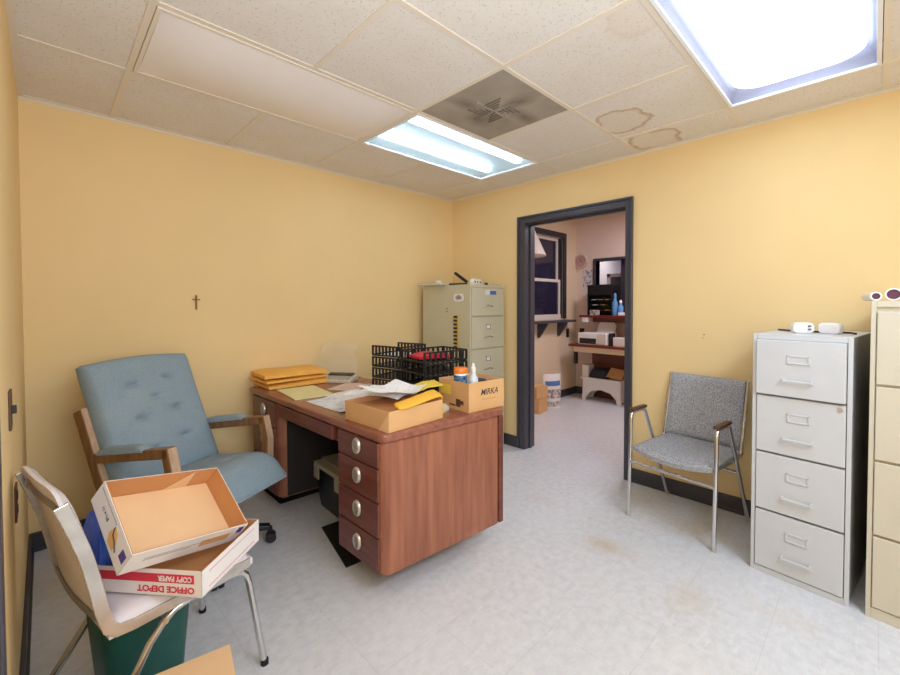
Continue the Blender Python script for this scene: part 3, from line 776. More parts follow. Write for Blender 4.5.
# ================================================================== FILING CABINETS
def cabinet(name, label, loc, rz, wdt, dep, hgt, zs, m, side=None, open_first=0.0, style='bar'):
    """front faces local -x ... local origin at the front left bottom corner; width along -y, depth along +x"""
    t = thing(name, label, 'filing cabinet', loc, rz, 'filing cabinets')
    fr = 0.016
    mb = MB(); mb.bb(0.012, dep, -wdt, 0, 0.03, hgt).bb(0.03, dep-0.02, -wdt+0.01, -0.01, 0, 0.03)
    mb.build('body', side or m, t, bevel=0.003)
    mb = MB(); mb.bb(0, 0.016, -fr, 0, 0.0, hgt).bb(0, 0.016, -wdt, -wdt+fr, 0, hgt).bb(0, 0.016, -wdt+fr, -fr, hgt-0.022, hgt).bb(0, 0.016, -wdt+fr, -fr, 0, zs[-1][0]-0.002)
    mb.bb(0, dep, -wdt, 0, hgt-0.001, hgt+0.003)
    mb.build('face_frame', m, t, bevel=0.002)
    for k, (z0, z1) in enumerate(zs):
        o = open_first if k == 0 else 0.0
        d = MB().bb(-0.006-o, 0.012, -wdt+fr+0.003, -fr-0.003, z0+0.003, z1-0.003).build('drawer', m, t, bevel=0.003)
        if o: MB().bb(0.012-o, 0.012, -wdt+fr+0.01, -fr-0.01, z0+0.01, z1-0.05).build('drawer_side', m, d)
        yc = -wdt/2; x = -0.006-o; h = z1-z0
        zl = z0+h*0.66; zh = z0+h*0.29
        q = MB(); lw, lh = wdt*0.115, 0.020
        if style == 'arc': lw, lh, zl, zh = 0.030, 0.022, z0+h*0.68, z0+h*0.36
        ring_y = ((yc-lw, yc+lw, zl-lh, zl-lh+0.006), (yc-lw, yc+lw, zl+lh-0.006, zl+lh), (yc-lw, yc-lw+0.006, zl-lh, zl+lh), (yc+lw-0.006, yc+lw, zl-lh, zl+lh))
        for a, b, c_, e in ring_y: q.bb(x-0.005, x, a, b, c_, e)
        if not (style == 'arc' and k == 0):
            q.build('label_holder', M['chromeworn'] if style == 'arc' else m, d, bevel=0.001)
            MB().bb(x-0.0015, x, yc-lw+0.006, yc+lw-0.006, zl-lh+0.006, zl+lh-0.006).build('label_card', M['whitecard'] if style == 'arc' else m, d)
        q = MB(); hw_ = wdt*0.145
        if style == 'arc':
            hw_ = 0.055
            q.tube([(x, yc-hw_, zh-0.006), (x-0.016, yc-hw_+0.010, zh-0.003), (x-0.020, yc, zh+0.006), (x-0.016, yc+hw_-0.010, zh-0.003), (x, yc+hw_, zh-0.006)], 0.005, 8)
        else:
            q.bb(x-0.020, x-0.012, yc-hw_, yc+hw_, zh-0.0045, zh+0.0045)
            for s in (-1, 1): q.bb(x-0.020, x, yc+s*hw_-0.004, yc+s*hw_+0.004, zh-0.006, zh+0.010)
        q.build('handle', M['chromeworn'] if style == 'arc' else m, d, bevel=0.002)
    return t
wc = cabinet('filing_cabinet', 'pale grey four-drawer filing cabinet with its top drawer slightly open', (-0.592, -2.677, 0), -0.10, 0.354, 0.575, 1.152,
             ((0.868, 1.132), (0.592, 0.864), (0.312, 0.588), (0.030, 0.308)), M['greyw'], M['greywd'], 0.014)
lk = MB(); lk.cyl((0, -0.318, 0.842), (-0.010, -0.318, 0.842), 0.010, n=16); lk.build('lock', M['nickel'], wc, smooth=True)
cabinet('filing_cabinet', 'tan filing cabinet cut off by the picture edge, with rolled papers on top', (-0.635, -3.079, 0), -0.10, 0.385, 0.60, 1.306,
        ((0.967, 1.268), (0.658, 0.963), (0.349, 0.654), (0.046, 0.345)), M['tan'])
dc = cabinet('filing_cabinet', 'putty-coloured filing cabinet in the corner beside the doorway, with stickers', (-0.492, -0.70, 0), PI/2, 0.455, 0.61, 1.468,
             ((1.196, 1.446), (0.916, 1.190), (0.636, 0.910), (0.356, 0.630), (0.076, 0.350)), M['cream'], style='arc')
# local frame of dc: +x -> world +y, -y -> world +x ; its left side plane is local y = 0
MB().bb(-0.0075, -0.006, -0.33, -0.19, 1.385, 1.425).build('label_sticker', M['whitecard'], dc)
MB().bb(-0.0085, -0.007, -0.335, -0.25, 1.385, 1.42).build('blue_sticker', M['bluebag'], dc)
MB().prism(rounded(0.075, 0.195, 1.325, 1.392, 0.025), 0.0, 0.003, Matrix(((1, 0, 0, 0), (0, 0, 1, 0), (0, 1, 0, 0), (0, 0, 0, 1)))).build('white_sticker', M['whitecard'], dc)
MB().prism([(0.095, 1.345), (0.15, 1.34), (0.175, 1.36), (0.14, 1.382), (0.105, 1.372)], 0.003, 0.0036, Matrix(((1, 0, 0, 0), (0, 0, 1, 0), (0, 1, 0, 0), (0, 0, 0, 1)))).build('printed_emblem', M['inkgrey'], dc)
MB().bb(0.135, 0.18, 0.0, 0.004, 0.90, 1.205).build('yellow_strip', M['gold'], dc)
mb = MB()
for k in range(9):
    z = 0.918+k*0.033
    mb.bb(0.150, 0.19, 0.004, 0.010, z, z+0.018)
mb.build('black_tabs', M['dark'], dc)
for z in (1.262, 1.235): MB().cyl((0.28, 0, z), (0.28, 0.003, z), 0.006, n=10).build('screw', M['ink'], dc)

# things on the corner cabinet
ct = 1.472
b = MB().prism(rounded(-0.09, 0.09, -0.15, 0.15, 0.02), 0, 0.022).build('folded_board', M['beige'], bevel=0.005)
b.location = (-0.47, -0.24, ct); b.rotation_euler = (0, 0, 0.1); tag(b, 'flat beige box overhanging the rear edge of the corner filing cabinet', 'box')
k = MB().lathe([(0.02, 0), (0.03, 0.006), (0.026, 0.02), (0.012, 0.027)], n=16).build('putty_lump', M['white'], smooth=True)
k.location = (-0.46, -0.27, ct+0.022); tag(k, 'small white round cap lying on the flat beige box', 'cap')
st = thing('stapler', 'black stapler standing open on the corner filing cabinet', 'stapler', (-0.40, -0.47, ct), 1.9)
MB().box((0, 0, 0.009), (0.17, 0.04, 0.018)).build('base', M['dark'], st, bevel=0.006)
MB(Matrix.Translation((-0.075, 0, 0.015)) @ Matrix.Rotation(-0.62, 4, 'Y')).box((0.07, 0, 0.016), (0.15, 0.034, 0.026)).build('arm', M['dark'], st, bevel=0.010, seg=3)
ps = thing('power_strip', 'cream plug adapter with sockets on top of the corner filing cabinet', 'plug adapter', (-0.33, -0.62, ct), 0.2)
MB().prism(rounded(-0.075, 0.075, 0.0, 0.052, 0.016), -0.018, 0.018, Matrix(((1, 0, 0, 0), (0, 0, -1, 0), (0, 1, 0, 0), (0, 0, 0, 1)))).build('body', M['white'], ps, bevel=0.005)
for x in (-0.045, 0, 0.045): MB().cyl((x, -0.020, 0.024), (x, -0.017, 0.024), 0.009, n=12).build('socket', M['dkgrey'], ps)
b = MB().lathe([(0.008, 0), (0.016, 0.004), (0.017, 0.016), (0.010, 0.022)], n=12).build('bottle_cap', M['dark'], smooth=True)
b.location = (-0.215, -0.64, ct); tag(b, 'small black cap right of the cream plug adapter', 'cap')

# things on the pale grey cabinet
def plug_adapter(label, loc, rz):
    t = thing('plug_adapter', label, 'plug adapter', loc, rz, 'white plug adapters on the grey cabinet')
    MB().prism(rounded(-0.042, 0.042, 0.0, 0.052, 0.020), -0.025, 0.025, Matrix(((0, 0, 1, 0), (1, 0, 0, 0), (0, 1, 0, 0), (0, 0, 0, 1)))).build('body', M['white'], t, bevel=0.008, seg=3)
    return t
t = plug_adapter('white plug adapter with dark prongs on the pale grey filing cabinet', (-0.42, -2.842, 1.155), 0.4)
for y, z in ((-0.02, 0.02), (-0.02, 0.036)): MB().box((-0.030, y, z), (0.012, 0.010, 0.006)).build('prong', M['dkgrey'], t)
t = plug_adapter('plain white rounded adapter next to the pronged one on the grey cabinet', (-0.40, -2.945, 1.155), -0.35)
MB().prism(rounded(-0.03, 0.03, 0.012, 0.042, 0.014), -0.027, -0.0255, Matrix(((0, 0, 1, 0), (1, 0, 0, 0), (0, 1, 0, 0), (0, 0, 0, 1)))).build('face_plate', M['whitecard'], t)
cb = MB().tube([(-0.25, -2.73, 1.160), (-0.30, -2.78, 1.160), (-0.34, -2.86, 1.160), (-0.36, -2.92, 1.161), (-0.33, -3.01, 1.160), (-0.40, -3.03, 1.160)], 0.0045, 8)
cb = cb.build('cable', M['dark'], smooth=True); tag(cb, 'thin black cord lying on top of the pale grey filing cabinet', 'cord')

# rolls on the tan cabinet
def paper_roll(label, loc, rz, r):
    t = thing('paper_roll', label, 'paper roll', loc, rz, 'rolled papers on the tan cabinet')
    n = 20; vs = []; fs = []
    for x in (0, 0.22):
        for rr in (r, r-0.005):
            vs += [(x, rr*math.cos(2*PI*k/n), r+rr*math.sin(2*PI*k/n)) for k in range(n)]
    for k in range(n):
        j = (k+1) % n
        fs += [(k, j, 2*n+j, 2*n+k), (n+k, 3*n+k, 3*n+j, n+j), (k, n+k, n+j, j), (2*n+k, 2*n+j, 3*n+j, 3*n+k)]
    MB().add(vs, fs).build('sleeve', M['white'], t, smooth=True)
    MB().cyl((0.006, 0, r), (0.20, 0, r), r-0.006, n=n).build('plum_lining', M['purpledark'], t, smooth=True)
paper_roll('left one of two white paper rolls with plum insides, on the tan cabinet', (-0.60, -3.093, 1.3105), 0.14, 0.018)
paper_roll('right and larger of two white paper rolls with plum insides, on the tan cabinet', (-0.61, -3.142, 1.3105), -0.05, 0.025)

# ================================================================== THINGS ON THE DESK
DZ_ = DH_
def sheet(name, label, cat, c, size, rz, m, z=DZ_, curl=0.0, group=None, thick=0.0012):
    a, b = size[0]/2, size[1]/2
    top = lambda u, v: ((u-0.5)*2*a, (v-0.5)*2*b, thick+curl*(max(0, u-0.55)**2+max(0, 0.35-v)**2)*2.0)
    o = MB().slab(8, 8, top, lambda u, v: (top(u, v)[0], top(u, v)[1], top(u, v)[2]-thick)).build(name, m, smooth=False)
    o.location = (c[0], c[1], z+0.0006); o.rotation_euler = (0, 0, rz); tag(o, label, cat, group); return o

# padded envelopes
def envelope(label, z, dx, dy, rz, th, sx=0.43, sy=0.30):
    def f(u, v): return cushion(u, v, 0.35, 2.0)
    wv = lambda u, v: 0.004*math.sin(7*u+3*v+z*300)
    top = lambda u, v: ((u-0.5)*sx, (v-0.5)*sy, th*0.62+th*0.38*f(u, v)+wv(u, v)*f(u, v))
    o = MB().slab(20, 16, top, lambda u, v: ((u-0.5)*sx, (v-0.5)*sy, th*0.10*(1-f(u, v)))).build('padded_envelope', M['manila'], smooth=True)
    o.location = (-1.825+dx, -0.195+dy, z); o.rotation_euler = (0, 0, rz); tag(o, label, 'envelope', 'stacked padded envelopes'); return o
envelope('bottom padded golden envelope of the stack on the left desk end', DZ_+0.0005, 0.02, 0.0, -0.03, 0.038)
envelope('middle padded golden envelope of the stack on the left desk end', DZ_+0.043, -0.005, 0.0, 0.02, 0.024)
envelope('topmost padded golden envelope of the stack on the left desk end', DZ_+0.071, 0.0, 0.0, -0.06, 0.040)

# adding machine
am = thing('desk_calculator', 'beige desk calculator with dark display beside the golden envelopes', 'calculator', (-1.525, -0.345, DZ_), math.radians(-55))
MB().add([(-0.12, -0.085, 0), (0.12, -0.085, 0), (0.12, 0.085, 0), (-0.12, 0.085, 0), (-0.12, -0.085, 0.018), (0.12, -0.085, 0.018), (0.12, 0.085, 0.045), (-0.12, 0.085, 0.045)],
         [(3, 2, 1, 0), (4, 5, 6, 7), (0, 1, 5, 4), (1, 2, 6, 5), (2, 3, 7, 6), (3, 0, 4, 7)]).build('body', M['beige'], am, bevel=0.006)
tm = Matrix.Translation((0, 0, 0.0315)) @ Matrix.Rotation(math.atan2(0.027, 0.17), 4, 'X')
MB(tm).box((0, 0.045, 0.004), (0.19, 0.050, 0.012)).build('display', M['dkgrey'], am, bevel=0.003)
mb = MB(tm)
for i in range(7):
    for j in range(3): mb.box((-0.09+i*0.03, -0.055+j*0.026, 0.003), (0.018, 0.015, 0.007))
mb.build('keys', M['taupe'], am, bevel=0.001)

sheet('paper_pad', 'yellow-green paper pad near the front desk edge', 'paper', (-1.885, -0.56), (0.24, 0.36), -0.10, M['yellowpaper'], thick=0.006)
sheet('printed_form', 'blue printed form on the front edge of the desk', 'paper', (-1.905, -0.985), (0.155, 0.38), 0.03, M['form'], curl=0.02)
sheet('paper_sheet', 'pinkish paper sheet lying in front of the calculator', 'paper', (-1.58, -0.60), (0.25, 0.2), 0.5, M['pinkpaper'])
sheet('paper_sheet', 'white printed sheet between the calculator and the cardboard tray', 'paper', (-1.70, -0.86), (0.24, 0.30), 0.15, M['paper'], z=DZ_+0.001)

# clear plastic sleeve standing by the wall
pl = MB()
def pw(u, v, o):
    x = -1.59+0.33*u; zt_ = 0.20+0.07*math.sin(2.6*u+0.3)
    return (x+0.02*math.sin(9*v+4*u), -0.145+o-0.03*v+0.012*math.sin(11*u+5*v), DZ_+0.002+zt_*v)
pl.slab(16, 12, lambda u, v: pw(u, v, 0.0), lambda u, v: pw(u, v, 0.05*math.sin(PI*u)+0.002))
pl = pl.build('plastic_bag', M['plastic'], smooth=True); tag(pl, 'clear plastic bag standing behind the calculator by the back wall', 'plastic bag')

# letter trays: four tiers each
def letter_tray_stack(label, loc, rz, L, W, n=4, pitch=0.068):
    t = thing('letter_tray_stack', label, 'letter trays', loc, rz, 'stacked black letter trays')
    for k in range(n):
        z = k*pitch; mb = MB()
        mb.bb(-L/2, L/2, -W/2, W/2, z, z+0.004)
        for s in (-1, 1):
            y = s*W/2
            top = pitch-0.004
            mb.bb(-L/2, L/2, y-0.0035, y+0.0035, z+top-0.010, z+top)
            mb.bb(-L/2, L/2, y-0.0035, y+0.0035, z, z+0.010)
            for i in range(9):
                x = -L/2+0.006+i*(L-0.012)/8; mb.bb(x-0.0075, x+0.0075, y-0.003, y+0.003, z+0.008, z+top-0.008)
        x = L/2
        mb.bb(x-0.003, x+0.003, -W/2, W/2, z+pitch-0.014, z+pitch-0.004)
        for i in range(8):
            yy = -W/2+0.006+i*(W-0.012)/7; mb.bb(x-0.003, x+0.003, yy-0.006, yy+0.006, z+0.004, z+pitch-0.010)
        mb.bb(-L/2, -L/2+0.006, -W/2, W/2, z, z+0.012)
        mb.build('tray', M['dark'], t)
    return t
LA = letter_tray_stack('black letter tray stack at the rear, its slotted side facing the envelopes', (-1.345, -0.84, DZ_), math.radians(-78), 0.25, 0.26, 4, 0.0735)
LB = letter_tray_stack('black letter tray stack nearest the carton, with a red folder on it', (-1.315, -1.16, DZ_), math.radians(-6), 0.33, 0.245, 4, 0.071)
sheet('paper_sheet', 'white paper in the top tier of the rear black letter trays', 'paper', (-1.345, -0.86), (0.20, 0.22), 0.25, M['paper'], z=DZ_+0.2255, group='papers in the letter trays')
sheet('paper_sheet', 'white paper in the second tier of the rear black letter trays', 'paper', (-1.345, -0.83), (0.19, 0.22), 0.2, M['paper'], z=DZ_+0.1520, group='papers in the letter trays')
o = MB().slab(8, 6, lambda u, v: ((u-0.5)*0.22, (v-0.5)*0.15, 0.016+0.016*math.sin(PI*u)), lambda u, v: ((u-0.5)*0.22, (v-0.5)*0.15, 0)).build('red_folder', M['redpaper'], smooth=True)
o.location = (-1.33, -1.14, DZ_+0.2275); o.rotation_euler = (0, 0, -0.25); tag(o, 'red folder lying on the top tier of the nearer letter trays', 'folder')

# cardboard tray with papers
def open_tray(t, L, W, Hh, m_out, m_in, th=0.004, names=('outer', 'lining'), flap=False):
    """open box: outer shell + lining, origin at the centre of the bottom"""
    def shell(l, w_, z0, z1, k):
        mb = MB(); mb.bb(-l, l, -w_, w_, z0, z0+k)
        mb.bb(-l, -l+k, -w_, w_, z0, z1).bb(l-k, l, -w_, w_, z0, z1).bb(-l, l, -w_, -w_+k, z0, z1).bb(-l, l, w_-k, w_, z0, z1)
        return mb
    a = shell(L/2, W/2, 0, Hh, th*0.5).build(names[0], m_out, t)
    b = shell(L/2-th*0.5, W/2-th*0.5, th*0.5, Hh+0.0004, th*0.5).build(names[1], m_in, t)
    return a, b
tr = thing('cardboard_tray', 'shallow kraft cardboard tray full of papers on the near desk corner', 'cardboard tray', (-1.842, -1.448, DZ_), math.radians(2.5))
open_tray(tr, 0.335, 0.34, 0.092, M['kraft'], M['kraftin'])
mb = MB(); mb.add([(-0.170, -0.173, 0.001), (-0.170, -0.10, 0.001), (-0.170, -0.173, 0.088), (-0.1715, -0.173, 0.001), (-0.1715, -0.10, 0.001), (-0.1715, -0.173, 0.088)], [(0, 1, 2), (3, 5, 4), (0, 3, 4, 1), (1, 4, 5, 2), (2, 5, 3, 0)])
mb.build('corner_gusset', M['kraftlight'], tr)
def heap(name, label, cat, c, size, rz, m, z, tilt, ph):
    a, b = size
    top = lambda u, v: ((u-0.5)*a, (v-0.5)*b, 0.010*math.sin(5*u+ph)+0.012*math.sin(4*v+2*ph)+0.018*max(0, u-0.6)*2)
    o = MB().slab(12, 12, top, lambda u, v: (top(u, v)[0], top(u, v)[1], top(u, v)[2]-0.002)).build(name, m, smooth=True)
    o.location = (c[0], c[1], z); o.rotation_euler = (tilt[0], tilt[1], rz); tag(o, label, cat); return o
heap('paper_bundle', 'cream printed sheets at the back of the cardboard tray', 'paper', (-1.80, -1.30), (0.24, 0.33), 0.35, M['paper'], DZ_+0.104, (0.03, -0.03), 0.3)
heap('paper_bundle', 'crumpled grey-white paper on top of the cardboard tray', 'paper', (-1.83, -1.42), (0.26, 0.22), 0.15, M['paper'], DZ_+0.142, (-0.05, 0.05), 1.7)
mb = MB(); mb.bb(-0.155, 0.155, -0.155, 0.155, 0.006, 0.070)
o = mb.build('folded_papers', M['kraftin'], bevel=0.01); o.location = (-1.842, -1.448, DZ_); o.rotation_euler = (0, 0, math.radians(2.5)); tag(o, 'brown paper packet filling the shallow cardboard tray', 'paper packet')
# yellow cloth strip over the right tray edge
gp = [V(p)+V((0, 0, DZ_)) for p in ((-1.955, -1.600, 0.100), (-1.90, -1.612, 0.108), (-1.83, -1.606, 0.114), (-1.76, -1.600, 0.122), (-1.69, -1.583, 0.124), (-1.645, -1.56, 0.108), (-1.64, -1.545, 0.082))]
o = MB().sweep([V(p) for p in gp], [(-0.034, -0.004), (-0.02, -0.009), (0.02, -0.009), (0.034, -0.004), (0.034, 0.004), (0.02, 0.009), (-0.02, 0.009), (-0.034, 0.004)], (0.12, 0.95, 0.25)).build('yellow_cloth', M['yellowcloth'], smooth=True, sub=1)
tag(o, 'yellow cloth strip draped along the right edge of the cardboard tray', 'cloth')
o = MB().sweep([V(p) for p in ((-1.66, -1.36, DZ_+0.10), (-1.60, -1.40, DZ_+0.128), (-1.52, -1.42, DZ_+0.130))], [(-0.05, -0.003), (0.05, -0.003), (0.05, 0.003), (-0.05, 0.003)], (0.3, 0.9, 0.1)).build('yellow_packet', M['yellowlab'], smooth=False)
tag(o, 'lemon yellow paper packet behind the yellow cloth strip', 'packet')
o = MB().slab(10, 8, lambda u, v: ((u-0.5)*0.13, (v-0.5)*0.10, 0.01+0.03*cushion(u, v, 0.4)+0.006*math.sin(14*u+9*v)), lambda u, v: ((u-0.5)*0.13, (v-0.5)*0.10, 0)).build('plastic_packet', mat('silvery_packet', (206, 204, 190), 0.25, var=0.4, vscale=25, col2=(222, 190, 70)), smooth=True)
o.location = (-1.615, -1.50, DZ_+0.001); o.rotation_euler = (0, 0, 0.4); tag(o, 'crumpled clear and yellow plastic packet between tray and carton', 'packet')

# carton with an orange-lidded jar
MKL, MKW, MKH = 0.265, 0.245, 0.152
mk_rot = -0.085
mkc = V((-1.516, -1.641, 0))+Matrix.Rotation(mk_rot, 3, 'Z') @ V((MKL/2, MKW/2, 0))
mk = thing('cardboard_carton', 'open kraft carton with dark lettering on the near desk corner by the doorway', 'carton', (mkc.x, mkc.y, DZ_), mk_rot)
open_tray(mk, MKL, MKW, MKH, M['kraft'], M['kraftlight'])
text('lettering', 'MIRKA', 0.046, M['ink'], mk, frame_m((0.018, -MKW/2-0.0006, 0.094), (1, 0, 0), (0.12, 0, 1)), 0.95, bold=0.0004, shear=0.25)
text('lettering', 'dedicated to the finish', 0.011, M['orangefaint'], mk, frame_m((0.018, -MKW/2-0.0006, 0.058), (1, 0, 0), (0, 0, 1)))
MB().bb(-MKL/2-0.001, -MKL/2, 0.02, 0.105, 0.075, 0.125).build('yellow_label', M['yellowlab'], mk)
mb = MB(); mb.bb(-MKL/2-0.0008, -MKL/2, -0.06, -0.025, 0.02, 0.06).bb(-MKL/2-0.0008, -MKL/2, -0.085, -0.06, 0.035, 0.055).bb(-MKL/2-0.0008, -MKL/2, -0.02, 0.03, 0.02, 0.028)
mb.build('tape_scrap', M['brown'], mk)
o = MB().box((0, 0, 0.021), (0.235, 0.215, 0.042)).build('sandpaper_pack', M['kraftin'], bevel=0.004); o.location = (mkc.x, mkc.y, DZ_+0.005); o.rotation_euler = (0, 0, mk_rot); tag(o, 'brown flat pack lining the bottom of the open kraft carton', 'packet')
jar = thing('wipes_jar', 'white jar with blue label and orange lid inside the kraft carton', 'jar', (mkc.x-0.075, mkc.y+0.01, DZ_+0.048))
MB().lathe([(0.030, 0), (0.036, 0.004), (0.036, 0.135), (0.034, 0.140)], n=24).build('body', M['white'], jar, smooth=True)
MB().lathe([(0.0362, 0.03), (0.0368, 0.031), (0.0368, 0.128), (0.0362, 0.129)], n=24).build('label', M['bluelabel'], jar, smooth=True)
MB().lathe([(0.037, 0.139), (0.038, 0.141), (0.038, 0.164), (0.034, 0.169), (0.01, 0.170)], n=24).build('lid', M['orange'], jar, smooth=True)
sp = thing('spray_bottle', 'small whitish bottle with nozzle beside the orange-lidded jar', 'bottle', (mkc.x+0.005, mkc.y-0.01, DZ_+0.048))
MB().lathe([(0.024, 0), (0.027, 0.005), (0.027, 0.10), (0.014, 0.13), (0.012, 0.14)], n=18).build('body', M['bottle'], sp, smooth=True)
MB().lathe([(0.015, 0.14), (0.015, 0.160), (0.009, 0.166), (0.007, 0.185), (0.003, 0.186)], n=14).build('nozzle', M['white'], sp, smooth=True)
o = MB().box((0, 0, 0.045), (0.06, 0.05, 0.09)).build('ink_box', M['dkgrey'], bevel=0.004); o.location = (mkc.x+0.07, mkc.y, DZ_+0.048); o.rotation_euler = (0, 0, 0.3); tag(o, 'dark small box inside the kraft carton right of the bottle', 'box')

# ================================================================== CARTON LIDS ON THE CHROME CHAIR, BASKET, FLOOR CARTON
Lr = math.atan2(-1.526+1.722, -2.515+2.746)     # direction near corner -> right corner
L1, W1 = 0.303, 0.339
ex = V((math.cos(Lr), math.sin(Lr), 0)); ey = V((-ex.y, ex.x, 0))
lc = V((-2.746, -1.722, 0.437))+ex*L1/2+ey*W1/2
l1 = thing('carton_lid', 'white carton lid with red stripe lying flat on the chrome chair seat', 'carton lid', lc, Lr, 'carton lids on the chrome chair')
open_tray(l1, L1, W1, 0.078, M['whitecard'], M['kraftin'])
x = -L1/2-0.0008
MB().bb(x, x+0.001, -0.145, 0.165, 0.040, 0.066).build('red_stripe', M['red'], l1)
# printed upside down on the lid's long side (the lid lies inverted)
text('lettering', 'COPY PAPER', 0.022, M['whitecard'], l1, frame_m((x-0.0004, -0.085, 0.053), (0, 1, 0), (0, 0, -1)), 0.85, bold=0.0006)
text('lettering', 'OFFICE DEPOT', 0.026, M['red'], l1, frame_m((x, -0.055, 0.021), (0, 1, 0), (0, 0, -1)), 1.05, bold=0.0008)
mb = MB(); y = -W1/2-0.0008
for z in (0.014, 0.060): mb.bb(-0.12, 0.12, y, y+0.001, z, z+0.0022)
mb.build('printed_lines', mat('faint_red_print', (214, 150, 146), 0.6), l1)

Rm = Matrix(((0.912, -0.148, 0.381), (0.335, 0.805, -0.489), (-0.235, 0.574, 0.784)))
l2 = thing('carton_lid', 'white carton lid tipped on top of the other lid, showing its kraft inside', 'carton lid', (0, 0, 0), 0, 'carton lids on the chrome chair')
L2, W2, H2 = 0.372, 0.262, 0.078
l2.location = (-2.7843, -1.4875, 0.5869+0.004)
l2.rotation_euler = Rm.to_euler()
open_tray(l2, L2, W2, H2, M['whitecard'], M['kraftin'])
MB().bb(-L2/2+0.006, L2/2-0.006, -W2/2+0.006, W2/2-0.006, 0.0042, 0.0052).build('bottom_lining', M['kraftlight'], l2)
mb = MB(); mb.add([(0.02, W2/2-0.006, 0.006), (0.10, W2/2-0.006, 0.006), (0.10, W2/2-0.006, 0.076), (0.02, W2/2-0.0075, 0.006), (0.10, W2/2-0.0075, 0.006), (0.10, W2/2-0.0075, 0.076)], [(0, 1, 2), (3, 5, 4), (0, 3, 4, 1), (1, 4, 5, 2), (2, 5, 3, 0)])
mb.build('folded_flap', M['kraftlight'], l2)
x = -L2/2-0.0008
S = Matrix(((0, 0, 1, x), (1, 0, 0, 0), (0, 1, 0, 0), (0, 0, 0, 1)))
MB().prism([(-0.060, 0.012), (-0.025, 0.010), (-0.010, 0.030), (-0.022, 0.062), (-0.045, 0.055), (-0.062, 0.035)], 0, 0.001, S).build('printed_figure', M['figure'], l2)
mb = MB(); mb.tube([(x-0.0006, -0.02, 0.058), (x-0.0006, -0.03, 0.040), (x-0.0006, -0.05, 0.036), (x-0.0006, -0.075, 0.022)], 0.0018, 6); mb.build('printed_lines', M['ink'], l2)
MB().bb(x, x+0.001, -0.120, -0.092, 0.030, 0.056).build('purple_mark', M['purple'], l2)
text('lettering', '8½ x 11', 0.017, M['ink'], l2, frame_m((x, 0.045, 0.040), (0, 1, 0), (0, 0, -1)), 0.9)
MB().bb(x, x+0.001, -0.02, 0.12, 0.064, 0.066).build('printed_rule', M['inkgrey'], l2)
y = -W2/2-0.0008
mb = MB(); mb.bb(-0.14, 0.06, y, y+0.001, 0.045, 0.047).bb(-0.14, 0.0, y, y+0.001, 0.038, 0.040); mb.build('printed_rule', M['inkgrey'], l2)
MB().bb(0.03, 0.13, y, y+0.001, 0.028, 0.055).build('torn_patch', M['kraft'], l2)
MB().bb(0.155, 0.175, y, y+0.001, 0.045, 0.070).build('purple_mark', M['purple'], l2)

o = MB().slab(12, 12, lambda u, v: ((u-0.5)*0.05, (v-0.5)*0.15, 0.155+0.05*cushion(u, v, 0.4)+0.006*math.sin(17*u+13*v)), lambda u, v: ((u-0.5)*0.06*1.1, (v-0.5)*0.16, 0.0)).build('plastic_packet', M['toteblue'], smooth=True)
o.location = (-2.945, -1.385, 0.437); o.rotation_euler = (0, 0, 0.2); tag(o, 'crumpled blue plastic bag between the carton lids and the chair back', 'plastic bag')

wb = thing('waste_basket', 'dark green plastic wastebasket under the chrome chair', 'wastebasket', (-2.845, -1.345, 0), 0.2)
p1 = rounded(-0.132, 0.132, -0.120, 0.120, 0.06, 6); n = len(p1); kk = 0.80
vs = [(a*kk, b*kk, 0) for a, b in p1]+[(a, b, 0.33) for a, b in p1]+[(a*0.965, b*0.965, 0.33) for a, b in p1]+[(a*0.77, b*0.77, 0.006) for a, b in p1]
fs = [tuple(range(n))[::-1], tuple(range(3*n, 4*n))]
for q in range(3): fs += [(q*n+i, q*n+(i+1) % n, (q+1)*n+(i+1) % n, (q+1)*n+i) for i in range(n)]
MB().add(vs, fs).build('bin', M['green'], wb, smooth=True)
rim = MB().tube([(a, b, 0.331) for a, b in p1], 0.006, 8, side=(0, 0, 1), closed=True); rim.build('rim', M['green'], wb, smooth=True)

fc = thing('floor_carton', 'plain kraft carton on the floor in front of the chrome chair', 'carton', (-2.672, -1.717, 0), math.radians(170))
mb = MB(); mb.bb(0, 0.40, 0.0, 0.30, 0, 0.25); mb.build('body', M['kraftlight'], fc, bevel=0.002)
MB().bb(0.0, 0.40, 0.0, 0.148, 0.2505, 0.254).build('flap', M['kraftlight'], fc)
MB().bb(0.0, 0.40, 0.152, 0.30, 0.2505, 0.254).build('flap', M['kraftlight'], fc)

# ================================================================== ON THE WALLS
cr = thing('crucifix', 'small dark bronze cross hanging on the yellow back wall', 'cross', (-2.355, -0.004, 1.32))
MB().bb(-0.005, 0.005, -0.006, 0.002, -0.05, 0.045).bb(-0.022, 0.022, -0.005, 0.002, 0.012, 0.019).build('cross', M['bronze'], cr, bevel=0.002)
MB().lathe([(0.003, -0.006), (0.006, -0.002), (0.005, 0.006)], (0, -0.008, 0.03), 8).build('figure', M['bronze'], cr, smooth=True)
sp_ = thing('light_switch', 'brown switch plate, upper of the two plates on the left wall', 'light switch', (WL, -1.325, 0.994))
MB().bb(0, 0.006, -0.035, 0.035, -0.057, 0.057).build('plate', M['brown'], sp_, bevel=0.002)
MB().bb(0.006, 0.016, -0.006, 0.006, -0.012, 0.012).build('toggle', M['dark'], sp_, bevel=0.001)
so = thing('wall_outlet', 'brown socket plate, lower of the two plates on the left wall', 'wall outlet', (WL, -1.149, 0.66))
MB().bb(0, 0.006, -0.035, 0.035, -0.057, 0.057).build('plate', M['brown'], so, bevel=0.002)
for z in (-0.022, 0.022): MB().cyl((0.006, 0, z), (0.008, 0, z), 0.014, n=14).build('socket', M['dark'], so)
